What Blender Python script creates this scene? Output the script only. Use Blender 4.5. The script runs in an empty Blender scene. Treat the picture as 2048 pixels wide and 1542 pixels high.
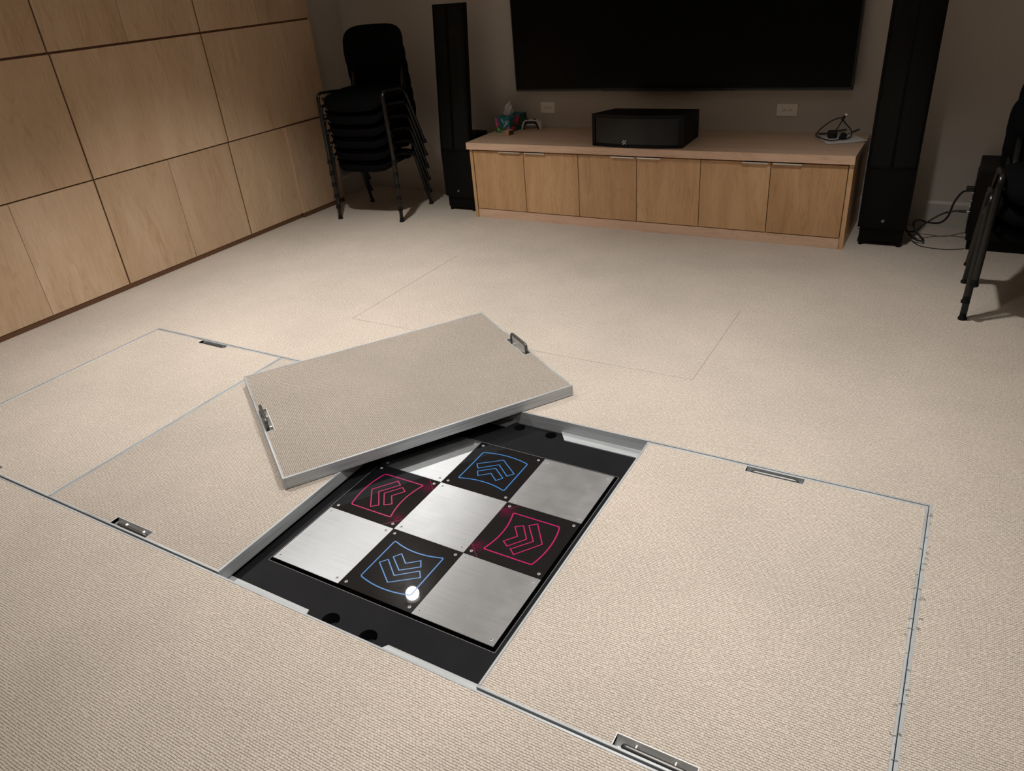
import bpy, bmesh, math, random
from mathutils import Vector, Matrix, Euler
random.seed(7)
PI = math.pi
S = bpy.context.scene
COL = S.collection

# ------------------------------------------------------------------ camera
F_PX = 1478.18
CAM = Vector((1.7532, -1.1673, 1.6013))
AZ, EL, ROLL = -0.56575, -0.51011, 0.09173
fw = Vector((math.sin(AZ) * math.cos(EL), math.cos(AZ) * math.cos(EL), math.sin(EL)))
rt = fw.cross(Vector((0, 0, 1))).normalized()
dn = fw.cross(rt)
cr, sr = math.cos(ROLL), math.sin(ROLL)
right = cr * rt + sr * dn
down = -sr * rt + cr * dn
M = Matrix.Identity(4)
for i in range(3):
    M[i][0], M[i][1], M[i][2], M[i][3] = right[i], -down[i], -fw[i], CAM[i]
cam_data = bpy.data.cameras.new('camera')
cam_data.sensor_fit = 'HORIZONTAL'
cam_data.sensor_width = 36.0
cam_data.lens = F_PX / 2048 * 36.0
cam_data.clip_start = 0.02
cam = bpy.data.objects.new('camera', cam_data)
cam.matrix_world = M
COL.objects.link(cam)
S.camera = cam

# ------------------------------------------------------------------ world, exposure
W = bpy.data.worlds.new('world')
S.world = W
W.use_nodes = True
W.node_tree.nodes['Background'].inputs[0].default_value = (0.0, 0.0, 0.0, 1)
W.node_tree.nodes['Background'].inputs[1].default_value = 0.0
S.view_settings.view_transform = 'Standard'
S.view_settings.look = 'None'
S.view_settings.gamma = 1
S.view_settings.exposure = 0.0
S.view_settings.use_curve_mapping = False
S.cycles.max_bounces = 8
S.cycles.diffuse_bounces = 4

# ceiling lamps: (x, y, watts)
CEIL = 2.45
LAMP_COLOUR = (1.0, 0.968, 0.925)
LAMP_CONE = math.radians(102)
LAMPS = [(-1.27, 1.90, 230), (1.30, 2.15, 118), (-1.28, 0.30, 188), (0.95, 0.70, 195), (1.35, -0.50, 105)]

# ------------------------------------------------------------------ helpers
def prop(o, label=None, cat=None, group=None, kind=None):
    if label: o['label'] = label
    if cat: o['category'] = cat
    if group: o['group'] = group
    if kind: o['kind'] = kind
    return o

def thing(name, label, cat, loc=(0, 0, 0), rotz=0.0, group=None):
    o = bpy.data.objects.new(name, None)
    o.empty_display_size = 0.1
    o.location = loc
    o.rotation_euler = (0, 0, rotz)
    COL.objects.link(o)
    return prop(o, label, cat, group)

def obj(name, bm, m, parent=None, smooth=False, loc=None, rot=None):
    me = bpy.data.meshes.new(name)
    bmesh.ops.recalc_face_normals(bm, faces=bm.faces)
    bm.to_mesh(me)
    bm.free()
    mats = m if isinstance(m, (list, tuple)) else [m]
    for mm in mats:
        me.materials.append(mm)
    if smooth:
        for p in me.polygons:
            p.use_smooth = True
        try:
            me.set_sharp_from_angle(angle=math.radians(40))
        except Exception:
            pass
    o = bpy.data.objects.new(name, me)
    if loc: o.location = loc
    if rot: o.rotation_euler = rot
    COL.objects.link(o)
    if parent: o.parent = parent
    return o

def struct(name, bm, m, **k):
    o = obj(name, bm, m, **k)
    o['kind'] = 'structure'
    return o

def copy_tree(o, parent=None):
    c = o.copy()
    COL.objects.link(c)
    if parent: c.parent = parent
    for ch in list(o.children):
        copy_tree(ch, c)
    return c

def NB(): return bmesh.new()

def box(bm, x0, x1, y0, y1, z0, z1, bev=0.0, mat=0, seg=2):
    r = bmesh.ops.create_cube(bm, size=1.0)
    vs = r['verts']
    for v in vs:
        v.co = Vector(((x0 + x1) / 2 + v.co.x * (x1 - x0), (y0 + y1) / 2 + v.co.y * (y1 - y0), (z0 + z1) / 2 + v.co.z * (z1 - z0)))
    fs = set()
    for v in vs:
        for f in v.link_faces: fs.add(f)
    for f in fs: f.material_index = mat
    if bev > 0:
        es = set()
        for v in vs:
            for e in v.link_edges: es.add(e)
        bmesh.ops.bevel(bm, geom=list(es), offset=bev, segments=seg, profile=0.5, affect='EDGES', clamp_overlap=True)
    return bm

def prism(bm, pts, z0, z1, mat=0):
    """closed polygon (x,y) extruded between z0 and z1"""
    a = [bm.verts.new((p[0], p[1], z0)) for p in pts]
    b = [bm.verts.new((p[0], p[1], z1)) for p in pts]
    n = len(pts)
    f1 = bm.faces.new(a); f2 = bm.faces.new(b)
    fs = [f1, f2]
    for i in range(n):
        fs.append(bm.faces.new((a[i], a[(i + 1) % n], b[(i + 1) % n], b[i])))
    for f in fs: f.material_index = mat
    return bm

def extr(bm, pts, axis, a, b, mat=0):
    """polygon in the two other axes extruded along axis (0=x,1=y)"""
    def mk(p, t):
        if axis == 0: return (t, p[0], p[1])
        return (p[0], t, p[1])
    A = [bm.verts.new(mk(p, a)) for p in pts]
    B = [bm.verts.new(mk(p, b)) for p in pts]
    n = len(pts)
    fs = [bm.faces.new(A), bm.faces.new(B)]
    for i in range(n):
        fs.append(bm.faces.new((A[i], A[(i + 1) % n], B[(i + 1) % n], B[i])))
    for f in fs: f.material_index = mat
    return bm

def tube(bm, pts, r, seg=10, closed=False, flat=1.0, flat_axis=None, mat=0):
    pts = [Vector(p) for p in pts]
    n = len(pts)
    rings = []
    up = None
    for i, p in enumerate(pts):
        if closed:
            t = (pts[(i + 1) % n] - pts[i - 1]).normalized()
        else:
            t = (pts[min(i + 1, n - 1)] - pts[max(i - 1, 0)]).normalized()
        if up is None:
            a = Vector((0, 0, 1)) if abs(t.z) < 0.9 else Vector((1, 0, 0))
            if flat_axis is not None: a = Vector(flat_axis)
            up = (a - t * a.dot(t)).normalized()
        else:
            up = (up - t * up.dot(t)).normalized()
        sd = t.cross(up)
        rr = r[i] if isinstance(r, (list, tuple)) else r
        rings.append([bm.verts.new(p + up * math.cos(2 * PI * k / seg) * rr + sd * math.sin(2 * PI * k / seg) * rr * flat) for k in range(seg)])
    m = n if closed else n - 1
    for i in range(m):
        A, B = rings[i], rings[(i + 1) % n]
        for k in range(seg):
            f = bm.faces.new((A[k], A[(k + 1) % seg], B[(k + 1) % seg], B[k]))
            f.material_index = mat
    if not closed:
        bm.faces.new(rings[0]).material_index = mat
        bm.faces.new(rings[-1]).material_index = mat
    return bm

def fillet(pts, r, n=6):
    """round the inner corners of an open 3-D polyline"""
    pts = [Vector(p) for p in pts]
    out = [pts[0]]
    for i in range(1, len(pts) - 1):
        a, b, c = pts[i - 1], pts[i], pts[i + 1]
        d1, d2 = (a - b), (c - b)
        rr = min(r, d1.length * 0.49, d2.length * 0.49)
        p1 = b + d1.normalized() * rr
        p2 = b + d2.normalized() * rr
        for k in range(n + 1):
            t = k / n
            out.append(p1 * (1 - t) ** 2 + b * 2 * t * (1 - t) + p2 * t * t)
    out.append(pts[-1])
    return out

def fillet2(pts, r, n=5):
    """round all corners of a closed 2-D polygon"""
    out = []
    m = len(pts)
    for i in range(m):
        a, b, c = Vector(pts[i - 1]), Vector(pts[i]), Vector(pts[(i + 1) % m])
        d1, d2 = a - b, c - b
        rr = min(r, d1.length * 0.49, d2.length * 0.49)
        p1 = b + d1.normalized() * rr; p2 = b + d2.normalized() * rr
        for k in range(n + 1):
            t = k / n
            q = p1 * (1 - t) ** 2 + b * 2 * t * (1 - t) + p2 * t * t
            out.append((q.x, q.y))
    return out

def spline(pts, n=8):
    """Catmull-Rom through the points"""
    P = [Vector(p) for p in pts]
    P = [P[0] * 2 - P[1]] + P + [P[-1] * 2 - P[-2]]
    out = []
    for i in range(1, len(P) - 2):
        p0, p1, p2, p3 = P[i - 1], P[i], P[i + 1], P[i + 2]
        for k in range(n):
            t = k / n
            out.append(0.5 * ((2 * p1) + (p2 - p0) * t + (2 * p0 - 5 * p1 + 4 * p2 - p3) * t * t + (3 * p1 - p0 - 3 * p2 + p3) * t ** 3))
    out.append(P[-2])
    return out

def cyl(bm, c, r, h, axis=2, seg=20, r2=None, mat=0):
    """cylinder/cone starting at c and going h along axis"""
    r2 = r if r2 is None else r2
    def mk(rr, k, t):
        a = 2 * PI * k / seg
        u, w = rr * math.cos(a), rr * math.sin(a)
        if axis == 2: return (c[0] + u, c[1] + w, c[2] + t)
        if axis == 1: return (c[0] + u, c[1] + t, c[2] + w)
        return (c[0] + t, c[1] + u, c[2] + w)
    A = [bm.verts.new(mk(r, k, 0)) for k in range(seg)]
    B = [bm.verts.new(mk(r2, k, h)) for k in range(seg)]
    bm.faces.new(A).material_index = mat; bm.faces.new(B).material_index = mat
    for k in range(seg):
        bm.faces.new((A[k], A[(k + 1) % seg], B[(k + 1) % seg], B[k])).material_index = mat
    return bm

def lathe(bm, prof, c=(0, 0, 0), seg=24, mat=0):
    rings = []
    for (r, z) in prof:
        if r < 1e-6:
            rings.append([bm.verts.new((c[0], c[1], c[2] + z))])
        else:
            rings.append([bm.verts.new((c[0] + r * math.cos(2 * PI * k / seg), c[1] + r * math.sin(2 * PI * k / seg), c[2] + z)) for k in range(seg)])
    for A, B in zip(rings, rings[1:]):
        for k in range(seg):
            a = [A[k % len(A)], A[(k + 1) % len(A)], B[(k + 1) % len(B)], B[k % len(B)]]
            u = []
            for v in a:
                if v not in u: u.append(v)
            if len(u) > 2: bm.faces.new(u).material_index = mat
    return bm

def ribbon(bm, pts, w, z, h=0.0004, closed=True, mat=0):
    """thin raised printed line along a 2-D polyline"""
    P = [Vector(p) for p in pts]
    n = len(P)
    L, R = [], []
    for i in range(n):
        a = P[i - 1] if (closed or i > 0) else P[i]
        c = P[(i + 1) % n] if (closed or i < n - 1) else P[i]
        d1 = (P[i] - a); d2 = (c - P[i])
        if d1.length < 1e-9: d1 = d2
        if d2.length < 1e-9: d2 = d1
        d1 = d1.normalized(); d2 = d2.normalized()
        n1 = Vector((-d1.y, d1.x)); n2 = Vector((-d2.y, d2.x))
        m = (n1 + n2)
        m = m / max(m.length_squared, 0.3) * 2
        L.append(P[i] + m * w / 2); R.append(P[i] - m * w / 2)
    def q(v, zz): return bm.verts.new((v.x, v.y, zz))
    lt = [q(v, z + h) for v in L]; rtp = [q(v, z + h) for v in R]
    lb = [q(v, z) for v in L]; rb = [q(v, z) for v in R]
    for i in range(n if closed else n - 1):
        j = (i + 1) % n
        for quad in ((lt[i], rtp[i], rtp[j], lt[j]), (lt[i], lt[j], lb[j], lb[i]), (rtp[j], rtp[i], rb[i], rb[j])):
            bm.faces.new(quad).material_index = mat
    return bm

def add_uv(o):
    me = o.data
    uv = me.uv_layers.new(name='flat')
    for lp in me.loops:
        c = me.vertices[lp.vertex_index].co
        uv.data[lp.index].uv = (c.x, c.y)

# ------------------------------------------------------------------ materials
def mat(name, col, rough=0.5, metal=0.0, spec=0.5, coat=0.0, emit=None, estr=0.0):
    m = bpy.data.materials.new(name)
    m.use_nodes = True
    b = m.node_tree.nodes['Principled BSDF']
    b.inputs['Base Color'].default_value = (*col, 1)
    b.inputs['Roughness'].default_value = rough
    b.inputs['Metallic'].default_value = metal
    b.inputs['Specular IOR Level'].default_value = spec
    b.inputs['Coat Weight'].default_value = coat
    if emit:
        b.inputs['Emission Color'].default_value = (*emit, 1)
        b.inputs['Emission Strength'].default_value = estr
    return m

def nd(m, typ, **kw):
    n = m.node_tree.nodes.new(typ)
    for k, v in kw.items(): setattr(n, k, v)
    return n

def lk(m, a, b): m.node_tree.links.new(a, b)

def ramp(m, stops):
    r = nd(m, 'ShaderNodeValToRGB')
    e = r.color_ramp.elements
    while len(e) < len(stops): e.new(0.5)
    for el, (p, c) in zip(e, stops):
        el.position = p; el.color = (*c, 1)
    return r

def noise_tex(m, coord, scale, detail=3.0, rough=0.5, mapping=None, dist=0.0):
    n = nd(m, 'ShaderNodeTexNoise')
    n.inputs['Scale'].default_value = scale
    n.inputs['Detail'].default_value = detail
    n.inputs['Roughness'].default_value = rough
    n.inputs['Distortion'].default_value = dist
    if mapping:
        mp = nd(m, 'ShaderNodeMapping')
        mp.inputs['Scale'].default_value = mapping
        lk(m, coord, mp.inputs['Vector']); lk(m, mp.outputs['Vector'], n.inputs['Vector'])
    else:
        lk(m, coord, n.inputs['Vector'])
    return n

def mixc(m, fac, a, b, blend='MIX'):
    x = nd(m, 'ShaderNodeMix', data_type='RGBA', blend_type=blend)
    for sock, v in ((x.inputs[0], fac), (x.inputs[6], a), (x.inputs[7], b)):
        if hasattr(v, 'links'): lk(m, v, sock)
        elif isinstance(v, tuple): sock.default_value = (*v, 1)
        else: sock.default_value = v
    return x.outputs[2]

def carpet_material(name='loop_carpet', k=1.0):
    m = mat(name, (0.5, 0.4, 0.3), rough=0.95, spec=0.1)
    b = m.node_tree.nodes['Principled BSDF']
    tc = nd(m, 'ShaderNodeTexCoord')
    ad_in = tc.outputs['Object']
    for (wsc, amp) in ((22, 0.0040), (130, 0.0030)):
        wob = noise_tex(m, tc.outputs['Object'], wsc, 2.0)
        sub = nd(m, 'ShaderNodeVectorMath', operation='SUBTRACT'); sub.inputs[1].default_value = (0.5, 0.5, 0.5)
        lk(m, wob.outputs['Color'], sub.inputs[0])
        sc = nd(m, 'ShaderNodeVectorMath', operation='SCALE'); sc.inputs['Scale'].default_value = amp
        lk(m, sub.outputs[0], sc.inputs[0])
        ad = nd(m, 'ShaderNodeVectorMath', operation='ADD')
        lk(m, ad_in, ad.inputs[0]); lk(m, sc.outputs[0], ad.inputs[1])
        ad_in = ad.outputs[0]
    br = nd(m, 'ShaderNodeTexBrick', offset=0.5, offset_frequency=2)
    br.inputs['Scale'].default_value = 1.0
    br.inputs['Brick Width'].default_value = 0.0098
    br.inputs['Row Height'].default_value = 0.0066
    br.inputs['Mortar Size'].default_value = 0.0011
    br.inputs['Mortar Smooth'].default_value = 0.55
    br.inputs['Bias'].default_value = 0.0
    br.inputs['Color1'].default_value = (0.590 * k, 0.535 * k, 0.480 * k, 1)
    br.inputs['Color2'].default_value = (0.525 * k, 0.468 * k, 0.412 * k, 1)
    br.inputs['Mortar'].default_value = (0.255 * k, 0.216 * k, 0.178 * k, 1)
    lk(m, ad.outputs[0], br.inputs['Vector'])
    # loops close up at random, so the gaps come and go
    gap = noise_tex(m, tc.outputs['Object'], 1.0, 2.0, 0.6, mapping=(95, 170, 1))
    gr = ramp(m, [(0.33, (0.15, 0.15, 0.15)), (0.50, (1.0, 1.0, 1.0))])
    lk(m, gap.outputs['Fac'], gr.inputs['Fac'])
    # long row gaps along x are deep, the gaps between the loops of one row are faint
    sx = nd(m, 'ShaderNodeSeparateXYZ'); lk(m, ad_in, sx.inputs[0])
    dv = nd(m, 'ShaderNodeMath', operation='DIVIDE'); lk(m, sx.outputs['Y'], dv.inputs[0]); dv.inputs[1].default_value = 0.0066
    pp = nd(m, 'ShaderNodeMath', operation='PINGPONG'); lk(m, dv.outputs[0], pp.inputs[0]); pp.inputs[1].default_value = 0.5
    rg = nd(m, 'ShaderNodeMapRange', interpolation_type='SMOOTHSTEP'); lk(m, pp.outputs[0], rg.inputs['Value'])
    for nm_, v_ in (('From Min', 0.0), ('From Max', 0.24), ('To Min', 1.0), ('To Max', 0.0)): rg.inputs[nm_].default_value = v_
    g1 = nd(m, 'ShaderNodeMath', operation='MULTIPLY'); lk(m, rg.outputs[0], g1.inputs[0]); lk(m, gr.outputs['Color'], g1.inputs[1])
    g2 = nd(m, 'ShaderNodeMath', operation='MULTIPLY'); lk(m, br.outputs['Fac'], g2.inputs[0]); g2.inputs[1].default_value = 0.42
    gm = nd(m, 'ShaderNodeMath', operation='MAXIMUM'); lk(m, g1.outputs[0], gm.inputs[0]); lk(m, g2.outputs[0], gm.inputs[1])
    loops = nd(m, 'ShaderNodeTexNoise'); loops.inputs['Scale'].default_value = 120; loops.inputs['Detail'].default_value = 1.0
    lk(m, tc.outputs['Object'], loops.inputs['Vector'])
    lr = ramp(m, [(0.35, (0.545 * k, 0.478 * k, 0.414 * k)), (0.65, (0.640 * k, 0.575 * k, 0.508 * k))])
    lk(m, loops.outputs['Fac'], lr.inputs['Fac'])
    base = mixc(m, gm.outputs[0], lr.outputs['Color'], (0.160 * k, 0.127 * k, 0.098 * k))
    big = noise_tex(m, tc.outputs['Object'], 1.6, 4.0, 0.6)
    rp = ramp(m, [(0.3, (0.90, 0.90, 0.89)), (0.7, (1.06, 1.05, 1.04))])
    lk(m, big.outputs['Fac'], rp.inputs['Fac'])
    c = mixc(m, 1.0, base, rp.outputs['Color'], 'MULTIPLY')
    fine = noise_tex(m, tc.outputs['Object'], 420, 2.0)
    rf = ramp(m, [(0.3, (0.84, 0.84, 0.84)), (0.7, (1.12, 1.12, 1.12))])
    lk(m, fine.outputs['Fac'], rf.inputs['Fac'])
    c = mixc(m, 0.8, c, rf.outputs['Color'], 'MULTIPLY')
    lk(m, c, b.inputs['Base Color'])
    inv = nd(m, 'ShaderNodeMath', operation='SUBTRACT'); inv.inputs[0].default_value = 1.0
    lk(m, gm.outputs[0], inv.inputs[1])
    mx = nd(m, 'ShaderNodeMath', operation='MULTIPLY_ADD'); mx.inputs[1].default_value = 0.35
    lk(m, fine.outputs['Fac'], mx.inputs[0]); lk(m, inv.outputs[0], mx.inputs[2])
    bp = nd(m, 'ShaderNodeBump'); bp.inputs['Strength'].default_value = 0.5; bp.inputs['Distance'].default_value = 0.0015
    lk(m, mx.outputs[0], bp.inputs['Height']); lk(m, bp.outputs['Normal'], b.inputs['Normal'])
    return m

def wood_material(name, light, dark, grain=(7, 7, 0.55), rough=0.42, fleck=0.35):
    """maple veneer; grain = noise scale per axis (smallest along the grain)"""
    m = mat(name, light, rough=rough, spec=0.4)
    b = m.node_tree.nodes['Principled BSDF']
    tc = nd(m, 'ShaderNodeTexCoord')
    oi = nd(m, 'ShaderNodeObjectInfo')
    sh = nd(m, 'ShaderNodeVectorMath', operation='MULTIPLY_ADD')
    cb = nd(m, 'ShaderNodeCombineXYZ')
    for k in range(3): lk(m, oi.outputs['Random'], cb.inputs[k])
    sh.inputs[1].default_value = (17.3, 11.9, 23.1)
    lk(m, cb.outputs[0], sh.inputs[0]); lk(m, tc.outputs['Object'], sh.inputs[2])
    co = sh.outputs[0]
    n1 = noise_tex(m, co, 1.0, 4.0, 0.55, mapping=grain, dist=2.0)
    r1 = ramp(m, [(0.25, dark), (0.5, tuple((a + c) / 2 * 1.02 for a, c in zip(light, dark))), (0.62, light)])
    lk(m, n1.outputs['Fac'], r1.inputs['Fac'])
    # narrow darker figure lines
    n2 = noise_tex(m, co, 1.0, 2.0, 0.5, mapping=tuple(g * 2.2 for g in grain), dist=1.8)
    r2 = ramp(m, [(0.470, (1, 1, 1)), (0.495, (0.80, 0.74, 0.66)), (0.520, (1, 1, 1))])
    lk(m, n2.outputs['Fac'], r2.inputs['Fac'])
    c = mixc(m, fleck, r1.outputs['Color'], r2.outputs['Color'], 'MULTIPLY')
    n3 = noise_tex(m, co, 1.0, 3.0, 0.6, mapping=tuple(g * 28 for g in grain))
    r3 = ramp(m, [(0.35, (0.93, 0.92, 0.90)), (0.65, (1.05, 1.05, 1.05))])
    lk(m, n3.outputs['Fac'], r3.inputs['Fac'])
    c = mixc(m, 0.8, c, r3.outputs['Color'], 'MULTIPLY')
    rv = ramp(m, [(0.0, (0.90, 0.88, 0.85)), (1.0, (1.08, 1.08, 1.09))])
    lk(m, oi.outputs['Random'], rv.inputs['Fac'])
    c = mixc(m, 1.0, c, rv.outputs['Color'], 'MULTIPLY')
    lk(m, c, b.inputs['Base Color'])
    return m

def brushed(name, col, rough, stretch, aniso=0.0, streak=0.06, bump=0.0, metal=1.0):
    m = mat(name, col, rough=rough, metal=metal)
    b = m.node_tree.nodes['Principled BSDF']
    tc = nd(m, 'ShaderNodeTexCoord')
    n = noise_tex(m, tc.outputs['Object'], 1.0, 3.0, 0.6, mapping=stretch)
    r = ramp(m, [(0.3, tuple(c * (1 - streak * 2) for c in col)), (0.7, tuple(min(1, c * (1 + streak)) for c in col))])
    lk(m, n.outputs['Fac'], r.inputs['Fac']); lk(m, r.outputs['Color'], b.inputs['Base Color'])
    n2 = noise_tex(m, tc.outputs['Object'], 14.0, 3.0)
    mr = nd(m, 'ShaderNodeMapRange'); mr.inputs['To Min'].default_value = rough - 0.05; mr.inputs['To Max'].default_value = rough + 0.07
    lk(m, n2.outputs['Fac'], mr.inputs['Value']); lk(m, mr.outputs[0], b.inputs['Roughness'])
    if aniso:
        b.inputs['Anisotropic'].default_value = aniso; b.inputs['Anisotropic Rotation'].default_value = 0.25
        t = nd(m, 'ShaderNodeTangent', direction_type='UV_MAP'); t.uv_map = 'flat'
        lk(m, t.outputs[0], b.inputs['Tangent'])
    if bump:
        bp = nd(m, 'ShaderNodeBump'); bp.inputs['Strength'].default_value = bump; bp.inputs['Distance'].default_value = 0.0004
        lk(m, n.outputs['Fac'], bp.inputs['Height']); lk(m, bp.outputs['Normal'], b.inputs['Normal'])
    return m

def noisy(name, c1, c2, scale, rough=0.7, spec=0.4, bump=0.0, detail=4.0, metal=0.0):
    m = mat(name, c1, rough=rough, spec=spec, metal=metal)
    b = m.node_tree.nodes['Principled BSDF']
    tc = nd(m, 'ShaderNodeTexCoord')
    n = noise_tex(m, tc.outputs['Object'], scale, detail)
    r = ramp(m, [(0.3, c1), (0.7, c2)])
    lk(m, n.outputs['Fac'], r.inputs['Fac']); lk(m, r.outputs['Color'], b.inputs['Base Color'])
    if bump:
        bp = nd(m, 'ShaderNodeBump'); bp.inputs['Strength'].default_value = bump; bp.inputs['Distance'].default_value = 0.001
        lk(m, n.outputs['Fac'], bp.inputs['Height']); lk(m, bp.outputs['Normal'], b.inputs['Normal'])
    return m

def glossy_black_glow(name, glow=None):
    """gloss black acrylic; a printed magenta haze near the two inner corners (object space, panel centre origin)"""
    m = mat(name, (0.006, 0.006, 0.007), rough=0.25, spec=0.04, coat=1.0)
    m.node_tree.nodes['Principled BSDF'].inputs['Coat Roughness'].default_value = 0.015
    b = m.node_tree.nodes['Principled BSDF']
    tc = nd(m, 'ShaderNodeTexCoord')
    n = noise_tex(m, tc.outputs['Object'], 30, 5.0, 0.7)
    mr = nd(m, 'ShaderNodeMapRange'); mr.inputs['From Min'].default_value = 0.45; mr.inputs['To Min'].default_value = 0.18; mr.inputs['To Max'].default_value = 0.32
    lk(m, n.outputs['Fac'], mr.inputs['Value']); lk(m, mr.outputs[0], b.inputs['Roughness'])
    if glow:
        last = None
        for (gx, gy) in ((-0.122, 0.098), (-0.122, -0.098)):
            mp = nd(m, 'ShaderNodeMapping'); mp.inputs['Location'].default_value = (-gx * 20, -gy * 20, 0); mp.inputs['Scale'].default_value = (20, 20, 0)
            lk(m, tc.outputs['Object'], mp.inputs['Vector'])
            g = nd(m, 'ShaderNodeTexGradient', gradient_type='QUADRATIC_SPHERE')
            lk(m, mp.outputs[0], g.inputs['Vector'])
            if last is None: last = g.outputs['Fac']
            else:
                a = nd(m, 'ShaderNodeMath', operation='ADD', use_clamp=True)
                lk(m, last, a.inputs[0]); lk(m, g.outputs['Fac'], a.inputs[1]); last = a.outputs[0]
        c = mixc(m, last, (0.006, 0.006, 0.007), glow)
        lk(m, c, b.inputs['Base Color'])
    return m

CARPET = carpet_material()
CARPET_DARKER = carpet_material('darker_loop_carpet', 0.87)  # same carpet in a slightly darker tint
CARPET_DARKEST = carpet_material('darkest_loop_carpet', 0.63)  # same carpet in the darkest tint, for the lifted hatch and loose strands
WOOD_WALL = wood_material('maple_veneer', (0.60, 0.440, 0.300), (0.50, 0.345, 0.215), grain=(3.4, 2.6, 0.42), fleck=0.45)
WOOD_DOOR = wood_material('maple_door_veneer', (0.62, 0.395, 0.215), (0.50, 0.295, 0.145), grain=(6, 6, 0.8), fleck=0.6)
WOOD_TOP = wood_material('maple_top_veneer', (0.55, 0.39, 0.28), (0.46, 0.315, 0.215), grain=(0.6, 8, 8), rough=0.32)
WOOD_EDGE = wood_material('maple_solid_edge', (0.70, 0.49, 0.36), (0.60, 0.40, 0.28), grain=(0.8, 9, 9), fleck=0.6)
GROOVE = mat('dark_walnut_strip', (0.125, 0.055, 0.024), rough=0.55)
PLY_EDGE = mat('raw_plywood_edge', (0.62, 0.44, 0.30), rough=0.6)
WALL = noisy('warm_grey_wall_paint', (0.50, 0.455, 0.405), (0.52, 0.475, 0.425), 60, rough=0.85, spec=0.2, bump=0.05)
CEILM = mat('matt_white_ceiling_paint', (0.80, 0.78, 0.75), rough=0.9)
BASEB = mat('grey_satin_baseboard', (0.47, 0.435, 0.395), rough=0.5)
ALU = brushed('mill_aluminium', (0.44, 0.462, 0.475), 0.52, (3, 40, 220), streak=0.10, metal=0.35)
ALU_Y = brushed('mill_aluminium_lengthwise', (0.44, 0.462, 0.475), 0.52, (40, 3, 220), streak=0.10, metal=0.35)
ALU_LID = brushed('worn_aluminium_edging', (0.44, 0.462, 0.475), 0.52, (4, 4, 160), streak=0.14, metal=0.35)
PANEL_METAL = brushed('brushed_steel_panel', (0.49, 0.505, 0.52), 0.43, (5, 260, 1), aniso=0.60, streak=0.05, bump=0.10)
BLACK_GLOSS = glossy_black_glow('gloss_black_acrylic')
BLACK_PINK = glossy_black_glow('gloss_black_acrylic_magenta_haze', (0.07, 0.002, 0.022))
BLUE = mat('blue_print', (0.040, 0.165, 0.42), rough=0.25)
PINK = mat('magenta_print', (0.40, 0.010, 0.105), rough=0.25)
PINKDIM = mat('dim_magenta_print', (0.16, 0.005, 0.045), rough=0.25)
DECK = noisy('black_laminate_deck', (0.0065, 0.0066, 0.0078), (0.0095, 0.0096, 0.011), 8, rough=0.55, spec=0.12)
DECK_EDGE = mat('grey_worn_deck_edge', (0.16, 0.16, 0.165), rough=0.4)
SUBFLOOR = noisy('dark_subfloor_felt', (0.020, 0.020, 0.021), (0.070, 0.070, 0.072), 90, rough=0.95, bump=0.6)
SCREW = mat('zinc_screw', (0.50, 0.50, 0.50), rough=0.4, metal=0.5)
SOCKET = mat('dark_screw_socket', (0.05, 0.05, 0.05), rough=0.5, metal=0.5)
POCKET = brushed('stainless_pocket', (0.66, 0.66, 0.65), 0.45, (6, 60, 60), streak=0.10, metal=0.2)
HANDLE = mat('dark_steel_handle', (0.13, 0.127, 0.122), rough=0.40, metal=0.8)
STUB = mat('bright_steel_stub', (0.80, 0.79, 0.77), rough=0.25, metal=1.0)
CHAIR_FABRIC = noisy('black_chair_fabric', (0.0022, 0.0022, 0.0024), (0.0050, 0.0050, 0.0054), 500, rough=0.95, spec=0.04, bump=0.3)
CHAIR_METAL = mat('black_chair_tube', (0.005, 0.005, 0.005), rough=0.28, spec=0.45)
CHAIR_PLASTIC = mat('black_chair_plastic', (0.005, 0.005, 0.005), rough=0.6, spec=0.2)
SPK_BOX = noisy('black_speaker_cabinet', (0.0028, 0.0027, 0.0026), (0.0042, 0.0040, 0.0038), 200, rough=0.5, spec=0.12)
SPK_FRAME = mat('black_speaker_frame', (0.003, 0.003, 0.003), rough=0.4, spec=0.15)
LOGO = mat('silver_badge', (0.55, 0.55, 0.55), rough=0.3, metal=0.9)
TV_FRAME = mat('black_tv_frame', (0.006, 0.006, 0.006), rough=0.4)
TV_SCREEN = mat('dark_tv_glass', (0.002, 0.002, 0.002), rough=0.22, spec=0.12)
TV_LIP = mat('dark_grey_tv_trim', (0.055, 0.052, 0.05), rough=0.35, metal=0.6)
OUTLET = mat('ivory_outlet_plastic', (0.80, 0.76, 0.69), rough=0.4)
DARK = mat('black_slot', (0.008, 0.008, 0.008), rough=0.7)
CABLE = mat('black_cable_rubber', (0.006, 0.006, 0.006), rough=0.5)
GREYCABLE = mat('thin_dark_grey_wire', (0.03, 0.027, 0.025), rough=0.5)
PLUG_METAL = mat('shiny_connector', (0.75, 0.74, 0.70), rough=0.25, metal=1.0)
PAPER = mat('white_paper', (0.62, 0.60, 0.60), rough=0.8)
WHITE_PL = mat('white_controller_plastic', (0.62, 0.58, 0.58), rough=0.4)
BLACK_PL = mat('black_controller_plastic', (0.010, 0.010, 0.010), rough=0.45)
TEAL = mat('teal_card', (0.010, 0.14, 0.18), rough=0.45)
GREENP = mat('green_leaf_print', (0.035, 0.16, 0.055), rough=0.45)
DKGREEN = mat('dark_green_print', (0.012, 0.085, 0.065), rough=0.45)
PINKP = mat('pink_flower_print', (0.62, 0.06, 0.22), rough=0.45)
REDP = mat('rose_flower_print', (0.42, 0.03, 0.08), rough=0.45)
PALEB = mat('pale_blue_print', (0.32, 0.52, 0.56), rough=0.45)
YELP = mat('yellow_bud_print', (0.50, 0.52, 0.14), rough=0.45)
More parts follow.
